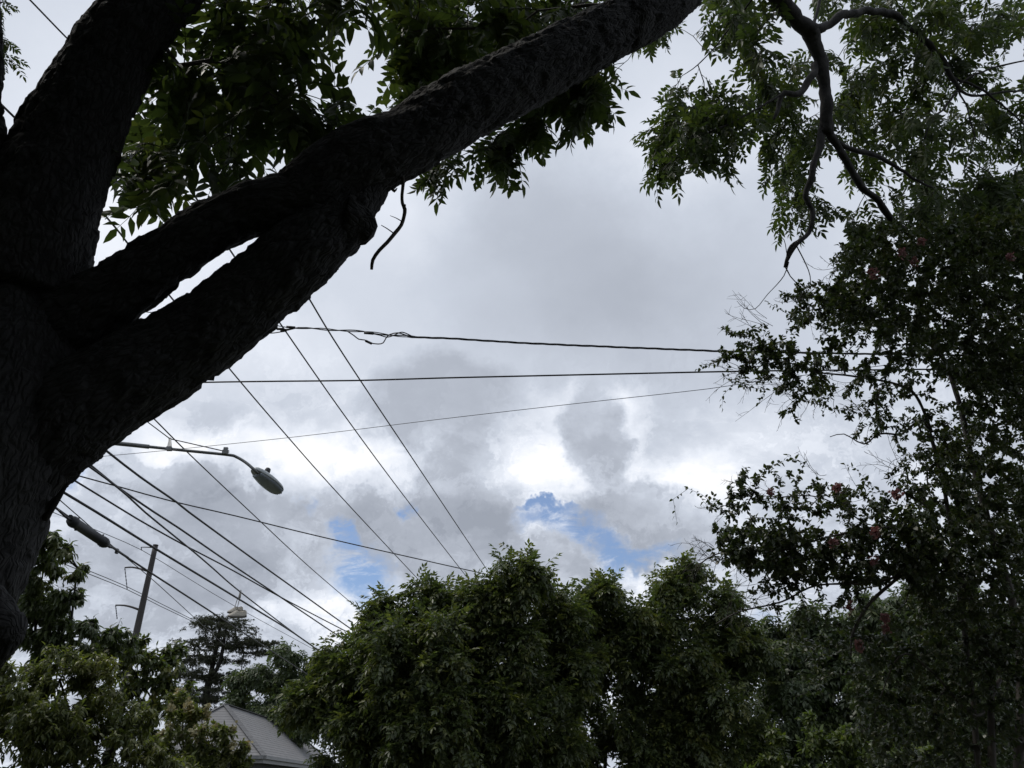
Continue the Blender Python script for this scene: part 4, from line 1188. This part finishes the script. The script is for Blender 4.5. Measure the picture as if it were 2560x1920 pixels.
for rows, ins, r in (([(386, 1369), (370, 1368), (353, 1368)], [(353, 1368), (354, 1376)], 1.3),
                     ([(370, 1428), (350, 1422), (330, 1418), (312, 1419)], [(312, 1419), (315, 1450), (318, 1473)], 2.2),
                     ([(349, 1525), (330, 1518), (310, 1513.5), (289, 1513)], [(289, 1513), (293, 1548)], 2.2),
                     ([(330, 1622), (310, 1616), (290, 1613), (264, 1613)], [(264, 1613), (265, 1640)], 2.2)):
    mb = MB(); p = smooth_path([at_pole(*q) for q in rows], .3); tube(mb, p, np.linspace(r * 1.25, r * .75, len(p)) * sc_, 7)
    arm = build(mb, 'arm', M['steelpole'], tp)
    mb = MB(); q = [at_pole(*a) for a in ins]
    a_, b_ = np.array(q[0]), np.array(q[-1])
    k_ = 13
    pts = [a_ + (b_ - a_) * i / (k_ - 1) for i in range(k_)]
    tube(mb, pts, [(1.5 if i % 2 else .8) * sc_ for i in range(k_)], 7)
    ob = build(mb, 'insulator', M['insul'], tp)
mb = MB(); V, Q, T_ = tube_arrays([at_pole(389, 1364) + UP * .0, at_pole(389, 1364) + UP * .08], [6.3 * sc_, 6.3 * sc_], 12); mb.add(V, Q, T_)
build(mb, 'cap', M['steelpole'], tp)

# ------------------------------------------------------------------ utility pole that carries the street lamp (behind the big trunk)
UPB = PH(108, 1094, 6.05)
upole = thing('utility_pole', 'wooden utility pole standing behind the big trunk', 'utility pole', (UPB[0], UPB[1], 0))
mb = MB()
hp = 8.0
pp = smooth_path(np.array([[UPB[0], UPB[1], -.2, .17], [UPB[0], UPB[1], 4, .145], [UPB[0], UPB[1], hp, .12]]), .5)
tube(mb, pp[:, :3], pp[:, 3], 14)
build(mb, 'shaft', M['wood'], upole)

lamp = thing('street_lamp', 'grey cobra-head street lamp on a long arm reaching out from behind the trunk', 'street lamp', (UPB[0], UPB[1], UPB[2]))
def lev(px, py, h): return PH(px, py, h)
h0 = UPB[2]
arm = [UPB, lev(276, 1107, h0 + .06), lev(373, 1117, h0 + .10), lev(470, 1127, h0 + .12), lev(569, 1137, h0 + .12), lev(590, 1142, h0 + .11), lev(614, 1156, h0 + .02), lev(634, 1173, h0 - .10), lev(646, 1184, h0 - .15)]
LZ = proj(np.array([arm[4]]))[2][0]
lp = smooth_path(arm, .06)
mb = MB(); tube(mb, lp, 3.8 * LZ / FPX, 10); tube(mb, smooth_path(arm[:3], .2), 5.4 * LZ / FPX, 10)
build(mb, 'arm', M['galv'], lamp)
px_ = LZ / FPX
def clampbox(px, py, h, sx, sz, nm='clamp', dz=0):
    mb = MB(); c = lev(px, py, h)
    V, Q = box_arrays(c, RGT * sx * px_, np.array([0, 1, 0]) * sx * px_, UP * sz * px_); mb.add(V, Q); return mb, c
mb, c = clampbox(563, 1131, h0 + .14, 6, 5)
V, Q = box_arrays(c + UP * 9 * px_, RGT * 5 * px_, np.array([0, .02, 0]), UP * 4 * px_); mb.add(V, Q)
tube(mb, [c, c + RGT * 10 * px_ + UP * 1 * px_], 1.2 * px_, 6); tube(mb, [c + UP * 4 * px_, c + RGT * 9 * px_ + UP * 5 * px_], 1.2 * px_, 6)
build(mb, 'clamp', M['galv'], lamp, False)
c = lev(423, 1122, h0 + .11)
mb = MB()
V, Q = box_arrays(c, RGT * 6 * px_, np.array([0, .03, 0]), UP * 4.5 * px_); mb.add(V, Q)
tpz = lev(425, 1097, h0 + .55)
for s_ in (-1, 1): tube(mb, [c + RGT * s_ * 5.5 * px_, tpz + RGT * s_ * 1.2 * px_], 1.6 * px_, 6)
V, Q = box_arrays((c + tpz) / 2, RGT * 3.2 * px_, np.array([0, .01, 0]), (tpz - c) * .4); mb.add(V, Q)
V, Q = box_arrays(tpz, RGT * 2.6 * px_, np.array([0, .02, 0]), UP * 2 * px_); mb.add(V, Q)
build(mb, 'strut', M['galv'], lamp, False)
mb = MB()
tube(mb, [np.array([UPB[0], UPB[1], h0 + 1.25]), tpz, lev(556, 1127, h0 + .20)], 1.5 * px_, 6)
build(mb, 'stay_wire', M['wire'], lamp)
# head: lofted cobra shape, level, nose away from the arm
hA = lev(632, 1173, h0 - .09); hB = lev(700, 1231, h0 - .28)
hx = nrm(hB - hA); HL = np.linalg.norm(hB - hA); hy = nrm(cross(UP, hx)); hz = cross(hx, hy)
ts = np.array([0, .03, .08, .18, .30, .45, .60, .75, .87, .95, .985, 1.0])
wd = np.array([.22, .40, .52, .68, .82, .95, 1.0, .97, .86, .66, .46, .22]) * .205 * HL / .78
tpH = np.array([.25, .60, .80, .95, 1.0, .98, .90, .80, .66, .50, .36, .2]) * .105 * HL / .78
bt = np.array([.25, .55, .75, .9, 1.0, 1.0, 1.0, .96, .85, .66, .45, .2]) * .030 * HL / .78
mb = MB(); K_ = 28
ph = np.arange(K_) * 2 * math.pi / K_
Vs = []
for t, w_, u_, b_ in zip(ts, wd, tpH, bt):
    for a in ph:
        cx = abs(math.cos(a)) ** .75 * math.copysign(1, math.cos(a)); sx = abs(math.sin(a)) ** .85 * math.copysign(1, math.sin(a))
        Vs.append(hA + hx * t * HL + hy * cx * w_ + hz * sx * (u_ if sx > 0 else b_))
i = np.arange(len(ts) - 1)[:, None] * K_; j = np.arange(K_)[None]; k = (j + 1) % K_
mb.add(Vs, np.stack([i + j, i + k, i + k + K_, i + j + K_], -1).reshape(-1, 4))
Tc = []
for a in range(1, K_ - 1): Tc.append((0, a + 1, a)); Tc.append(((len(ts) - 1) * K_, (len(ts) - 1) * K_ + a, (len(ts) - 1) * K_ + a + 1))
mb.t.append(np.array(Tc))
head = build(mb, 'housing', M['housing'], lamp)
mb = MB(); ring = []
tsl = np.linspace(.17, .985, 14)
for lev_, sc2, dz in ((0, .90, -.012), (1, .86, -.045), (2, .55, -.062)):
    for sgn in (1, -1):
        for t in (tsl if sgn == 1 else tsl[::-1]):
            tt = .17 + (t - .17) * (1 if lev_ < 2 else .86) + (0 if lev_ < 2 else .05)
            w_ = np.interp(tt, ts, wd) * sc2; b_ = np.interp(tt, ts, bt)
            ring.append(hA + hx * tt * HL + hy * sgn * w_ + hz * (dz * HL / .78))
nR = 28
i = np.arange(2)[:, None] * nR; j = np.arange(nR)[None]; k = (j + 1) % nR
mb.add(ring, np.stack([i + j, i + k, i + k + nR, i + j + nR], -1).reshape(-1, 4))
cpt = np.mean(ring[2 * nR:], axis=0); mb.v[-1] = np.vstack([mb.v[-1], cpt]); mb.a[-1] = np.append(mb.a[-1], .5); mb.n += 1
mb.t.append(np.array([(2 * nR + a, 2 * nR + (a + 1) % nR, 3 * nR) for a in range(nR)]))
build(mb, 'door', M['lens'], lamp)
mb = MB(); c = hA + hx * HL * .40 + hz * np.interp(.40, ts, tpH) * .8
tube(mb, [c, c + hz * .10, c + hz * .125, c + hz * .14], [.045, .045, .038, .012], 14)
build(mb, 'photocell', M['blackplastic'], lamp)
mb = MB(); c = hA + hx * HL * .985 - hz * .02
for s_ in (-.5, 0, .5): tube(mb, [c + hy * s_ * .08 - hx * .02, c + hy * s_ * .08 + hx * .012 - hz * .012], .011, 7)
build(mb, 'latch', M['galv'], lamp)

# ------------------------------------------------------------------ overhead lines
def line(name, label, cat, rows, h, rpx, mat='cable', group=None, h1=None, extra=None, wob=0):
    """rows of photo pixels the line passes over; h height above ground (h -> h1 along it)"""
    h1 = h if h1 is None else h1
    xs = np.array([r[0] for r in rows], float); t = (xs - xs[0]) / (xs[-1] - xs[0])
    pts = np.array([PH(x, y, h + (h1 - h) * tt) for (x, y), tt in zip(rows, t)])
    p = smooth_path(pts, .35)
    z = proj(pts)[2]
    r = rpx * np.median(z) / FPX * .42
    if wob:
        rng = np.random.default_rng(len(label))
        p = p + rng.normal(0, wob, p.shape)
    mb = MB(); tube(mb, p, r, 7)
    base = p[len(p) // 2]
    o = link(name, mb.mesh(name, M[mat], base))
    o.location = Vector(base)
    tag(o, label, cat, group)
    return o, p, r
GW = 'overhead lines running along the street'
line('power_line', 'steepest overhead line, rightmost of the parallel ones falling towards the tallest tree', 'power line', [(300, -60), (430, 170), (566, 404), (612, 482), (761, 727), (860, 889), (1035, 1152), (1209, 1412), (1270, 1500)], 8.2, 5.2, 'wire', GW)
line('power_line', 'second steep overhead line, just left of the steepest, passing under the fork', 'power line', [(236, -40), (322, 220), (426, 397), (496, 504), (585, 640), (691, 795), (860, 1037), (1010, 1240), (1161, 1435), (1230, 1522)], 7.9, 5.0, 'wire', GW)
line('power_line', 'third steep overhead line, crossing the gap right of the street lamp head', 'power line', [(-60, 200), (130, 388), (286, 566), (318, 607), (437, 755), (562, 908), (700, 1070), (860, 1250), (1076, 1481), (1150, 1560)], 7.6, 4.8, 'wire', GW)
line('power_line', 'thin overhead line crossing the street lamp arm and falling past the blue gap', 'power line', [(-60, 600), (150, 815), (375, 1037), (471, 1133), (624, 1278), (780, 1423), (926, 1547), (1010, 1615)], 7.0, 3.4, 'wire', GW)
line('power_line', 'short stretch of line at the top left corner above the trunk', 'power line', [(20, -55), (75, 0), (153, 81), (260, 190), (360, 300), (450, 420)], 7.6, 5.0, 'wire', GW)
GC = 'telephone cables below the power lines'
line('telephone_cable', 'thick cable just under the street lamp arm, uppermost of the lower bundle', 'cable', [(120, 1010), (261, 1123), (350, 1192), (441, 1255), (472, 1280), (620, 1388), (740, 1474), (860, 1560), (950, 1622)], 5.7, 6.0, 'cable', GC)
line('telephone_cable', 'second thick cable of the lower bundle, meeting the shoe cable near the trunk', 'cable', [(110, 1080), (217, 1155), (285, 1211), (385, 1280), (447, 1320), (560, 1398), (681, 1479), (842, 1587), (940, 1650)], 5.3, 5.8, 'cable', GC)
_, SHP, _ = line('telephone_cable', 'cable the pair of shoes hangs from', 'cable', [(110, 1085), (210, 1157), (270, 1200), (317, 1238), (362, 1280), (427, 1333), (486, 1381), (528, 1417), (601, 1480), (731, 1579), (836, 1655), (920, 1712)], 4.95, 5.0, 'cable', GC)
line('telephone_cable', 'cable that crosses the shoe cable right of the steel pole top', 'cable', [(90, 1145), (171, 1192), (250, 1240), (343, 1297), (410, 1335), (467, 1366), (580, 1425), (704, 1494), (855, 1573), (950, 1620)], 5.3, 4.8, 'cable', GC)
line('telephone_cable', 'cable passing across the very top of the steel pole', 'cable', [(60, 1170), (146, 1223), (241, 1280), (381, 1367), (563, 1477), (650, 1530), (735, 1583), (840, 1657), (930, 1718)], 4.8, 5.6, 'cable', GC)
_, E6, _ = line('telephone_cable', 'lowest thick cable, the one with the black splice case', 'cable', [(60, 1215), (134, 1266), (174, 1294), (240, 1339), (302, 1383), (380, 1434), (453, 1481), (544, 1540), (661, 1616), (793, 1702), (900, 1770)], 4.5, 5.6, 'cable', GC)
line('guy_wire', 'thin wire slanting across the splice case and behind the steel pole', 'wire', [(100, 1205), (146, 1247), (200, 1294), (250, 1338), (314, 1393), (379, 1447), (440, 1502), (501, 1558), (560, 1612)], 5.2, 2.6, 'wire')
line('service_wire', 'thin line crossing all the lower cables from trunk to tallest tree', 'wire', [(60, 1152), (180, 1185), (305, 1219), (430, 1253), (590, 1290), (740, 1327), (850, 1353), (986, 1384), (1196, 1431), (1300, 1452)], 5.8, 3.6, 'wire')
line('service_wire', 'thinnest wire rising gently to the right below the two service cables', 'wire', [(120, 1158), (236, 1143), (415, 1126), (740, 1092), (1100, 1048), (1430, 1010), (1771, 972), (1900, 952), (2060, 932), (2400, 890), (2700, 852), (3600, 740)], 6.0, 1.9, 'wire')
line('service_cable', 'lower of the two near-level service cables crossing the middle sky', 'cable', [(330, 962), (498, 956), (700, 953), (900, 951), (1100, 945), (1400, 938), (1805, 929), (2000, 926), (2150, 925), (2450, 922), (2700, 920), (3600, 912)], 6.3, 5.0, 'cable')

# twisted three-strand service drop with splices
tri = thing('service_drop', 'twisted three-strand service cable, upper of the two crossing the middle sky', 'cable', PH(1200, 850, 6.5))
hT = 6.5
zt = proj(PH(1200, 850, hT)[None])[2][0]; pT = zt / FPX
main = [(200, 755), (363, 780), (480, 797), (600, 810), (672, 813), (745, 820), (850, 825), (930, 832), (1030, 842), (1140, 847), (1300, 857), (1500, 866), (1700, 874), (1830, 879), (2000, 882), (2120, 884), (2400, 888), (2700, 890), (3600, 896)]
mp = smooth_path([PH(x, y, hT) for x, y in main], .05)
s_ = np.concatenate([[0], np.cumsum(np.linalg.norm(np.diff(mp, axis=0), axis=1))])
xs_ = proj(mp)[0]
for q in range(3):
    ph = s_ * 2 * math.pi / .62 + q * 2.094
    amp = np.where((xs_ > 760) & (xs_ < 1040), 2.2, 1.5) * pT
    a_ = np.array([0, 1, 0]); b_ = UP
    off = np.cos(ph)[:, None] * a_ * amp[:, None] + np.sin(ph)[:, None] * b_ * amp[:, None]
    keep = (xs_ > 745) if q else np.ones(len(xs_), bool)
    if q == 2: keep = xs_ > 1010
    mb = MB(); tube(mb, (mp + off)[keep], (1.7 if q else 1.3) * pT, 6)
    build(mb, 'strand', M['cable'], tri)
def tp_(rows, r, nm, sides=7, step=.05):
    mb = MB(); tube(mb, smooth_path([PH(x, y, hT - .02) for x, y in rows], step), r * pT, sides); build(mb, nm, M['cable'], tri)
tp_([(600, 816), (668, 817), (680, 821), (700, 823), (720, 823), (745, 819), (760, 820)], 1.4, 'strand')
tp_([(600, 830), (655, 829), (675, 833), (700, 830), (725, 824), (746, 819)], 1.4, 'strand')
tp_([(870, 829), (885, 839), (897, 848), (912, 850), (925, 857), (945, 860), (958, 857), (965, 845), (975, 836), (995, 832), (1015, 838), (1035, 844)], 1.5, 'strand')
tp_([(930, 834), (950, 838), (968, 843), (985, 838), (1000, 831), (1012, 832), (1035, 843)], 1.4, 'strand')
for rows in ([(914, 852), (929, 859)], [(910, 832), (934, 834)], [(692, 822), (711, 823)], [(716, 817), (738, 819)], [(702, 828), (716, 826)]):
    tp_(rows, 3.2, 'splice_sleeve')

# splice case on the lowest cable
scz = proj(PH(220, 1327, 4.5)[None])[2][0]; ps = scz / FPX
ca, cb_ = PH(176, 1300, 4.44), PH(266, 1360, 4.44)
case = thing('splice_case', 'black ribbed splice case strapped to the lowest cable beside the trunk', 'cable case', (ca + cb_) / 2)
dx = nrm(cb_ - ca); CLn = np.linalg.norm(cb_ - ca)
mb = MB()
prof = [(0, 5), (.012, 11), (.05, 12.5), (.06, 13.5), (.10, 13.5), (.11, 12), (.5, 12), (.86, 12), (.87, 13.5), (.94, 13.5), (.95, 12.5), (.985, 11), (1, 5)]
tube(mb, [ca + dx * CLn * t for t, _ in prof], [r * ps for _, r in prof], 20)
build(mb, 'body', M['blackplastic'], case)
mb = MB(); tube(mb, [ca - dx * 25 * ps, ca], 3.0 * ps, 8); tube(mb, smooth_path([ca - dx * 60 * ps + UP * 4 * ps, ca - dx * 25 * ps, ca], .1), 2.6 * ps, 8)
tube(mb, smooth_path([cb_, cb_ + dx * 20 * ps - UP * 2 * ps, cb_ + dx * 42 * ps + UP * 2 * ps, PH(304, 1384, 4.5), PH(320, 1394.5, 4.5)], .05), 3.2 * ps, 8)
build(mb, 'cable_tail', M['cable'], case)
for px_c, py_c, s_c in ((176, 1294, 4.2), (292, 1378, 4.6)):
    mb = MB(); c = PH(px_c, py_c, 4.47); V, Q = box_arrays(c, dx * s_c * ps, UP * s_c * 1.4 * ps, cross(dx, UP) * 3 * ps); mb.add(V, Q)
    build(mb, 'hanger', M['blackplastic'], case, False)
for t in (.17, .86):
    c = ca + dx * CLn * t
    mb = MB(); tube(mb, [c + UP * 10 * ps, c + UP * 17 * ps], 2.2 * ps, 8); tube(mb, [c - UP * 10 * ps, c - UP * 15 * ps], 3 * ps, 8)
    build(mb, 'lug', M['blackplastic'], case)

# distant high-voltage conductors on the steel pole
GT = 'distant conductors on the steel pole'
def far_line(label, rows, hoff, rpx=1.6):
    pts = []
    for (x, y, z) in rows: pts.append(P(x, y, z))
    p = smooth_path(pts, 4.0); mb = MB(); tube(mb, p, rpx * .5 * TZ / FPX, 5)
    b = p[len(p) // 2]; o = link('transmission_line', mb.mesh('transmission_line', M['wire'], b)); o.location = Vector(b); tag(o, label, 'power line', GT)
z1, z2, z3 = 66, 82, 112
far_line('faint distant line from the tip of the steel pole arm, highest of three', [(60, 1250, 60), (150, 1288, 64), (225, 1319, 70), (354, 1375, 82), (460, 1439, 92), (583, 1513, 104), (789, 1626, 130)], 0, 1.6)
far_line('faint distant line, upper of the pair below the second pole arm', [(60, 1362, 62), (210, 1422, 71), (316, 1466, 82), (400, 1508, 90), (509, 1564, 102), (640, 1640, 120)], 0, 1.8)
far_line('faint distant line, lower of the pair below the second pole arm', [(60, 1369, 62), (210, 1430, 71), (318, 1474, 82), (400, 1515, 90), (517, 1573, 102), (640, 1650, 120)], 0, 1.8)

# ------------------------------------------------------------------ shoes on the wire
sx = proj(SHP)[0]; kk = int(np.argmin(abs(sx - 601))); hang = SHP[kk]
SZ = proj(hang[None])[2][0]; q = SZ / FPX
shoes = thing('hanging_shoes', 'pair of worn off-white sneakers dangling by their laces from a cable', 'shoes', hang)
def shoe(px0, py0, length, ang, depth, nm):
    """px0, py0: middle of the sole; toe to the left"""
    c = P(px0, py0, SZ + depth)
    fx_ = -(RGT * math.cos(ang)) - UP * math.sin(ang) * 1.0; fx_ = nrm(fx_ + np.array([0, -.25, 0])); fy_ = nrm(cross(UP, fx_)); fz_ = cross(fx_, fy_)
    L = length * q * 1.04
    ts = np.array([-.5, -.47, -.40, -.28, -.14, 0, .12, .25, .36, .44, .485, .5])
    ht = np.array([.20, .36, .385, .35, .33, .40, .36, .27, .20, .165, .12, .05]) * L * .92
    wd = np.array([.06, .11, .125, .12, .115, .125, .14, .155, .15, .125, .08, .03]) * L
    K = 16; Vs = []
    for t, h_, w_ in zip(ts, ht, wd):
        for a in np.arange(K) * 2 * math.pi / K:
            y_ = math.cos(a); z_ = math.sin(a)
            narrow = 1 - .45 * max(z_, 0) ** 1.5
            Vs.append(c + fx_ * t * L + fy_ * y_ * w_ * narrow + fz_ * (max(z_, 0) * h_ - .015 * L * (z_ < 0)))
    i = np.arange(len(ts) - 1)[:, None] * K; j = np.arange(K)[None]; k = (j + 1) % K
    mb = MB(); mb.add(Vs, np.stack([i + j, i + k, i + k + K, i + j + K], -1).reshape(-1, 4), [(0, a + 1, a) for a in range(1, K - 1)] + [((len(ts) - 1) * K, (len(ts) - 1) * K + a, (len(ts) - 1) * K + a + 1) for a in range(1, K - 1)])
    o = build(mb, 'shoe', M['shoe'], shoes)
    mb = MB(); Vs = []
    for t, w_ in zip(ts, wd):
        for (y_, z_) in ((1.06, .02), (1.06, -.05), (-1.06, -.05), (-1.06, .02)):
            Vs.append(c + fx_ * t * L * 1.03 + fy_ * y_ * w_ + fz_ * (z_ * L + .05 * L * max(0, abs(t) - .33) / .17))
    i = np.arange(len(ts) - 1)[:, None] * 4; j = np.arange(4)[None]; k = (j + 1) % 4
    mb.add(Vs, np.stack([i + j, i + k, i + k + 4, i + j + 4], -1).reshape(-1, 4), [(0, 2, 1), (0, 3, 2), (44, 45, 46), (44, 46, 47)])
    s2 = link('sole', mb.mesh('sole', M['sole'], np.array(shoes.location), False), o)
    # padded collar round the foot opening and a tongue
    mb = MB(); rim_ = []
    for a in np.linspace(0, 2 * math.pi, 15):
        t = -.20 + .19 * math.cos(a) ; h_ = np.interp(t, ts, ht) * (1.02 + .03 * abs(math.cos(a)))
        rim_.append(c + fx_ * t * L + fy_ * math.sin(a) * .055 * L + fz_ * h_)
    tube(mb, rim_, .016 * L, 6)
    link('collar', mb.mesh('collar', M['sole'], np.array(shoes.location)), o)
    return c + fz_ * .36 * L + fx_ * .05 * L
a1 = shoe(592.5, 1542, 43, .04, -.05, 'shoe')
a2 = shoe(588, 1531, 36, .10, .10, 'shoe')
mb = MB()
for tgt, off in ((a1, .012), (a2, -.012)):
    tube(mb, smooth_path([hang + UP * .02 + RGT * off, hang - UP * .10 + RGT * off * 1.5, (hang + tgt) / 2 + RGT * off * .5, tgt], .05), .9 * q, 5)
tube(mb, [hang + UP * .025 - RGT * .012, hang + UP * .04, hang + UP * .025 + RGT * .012], .9 * q, 5)
tube(mb, [hang - UP * .02, hang - UP * .12], 1.8 * q, 6)
build(mb, 'lace', M['lace'], shoes)
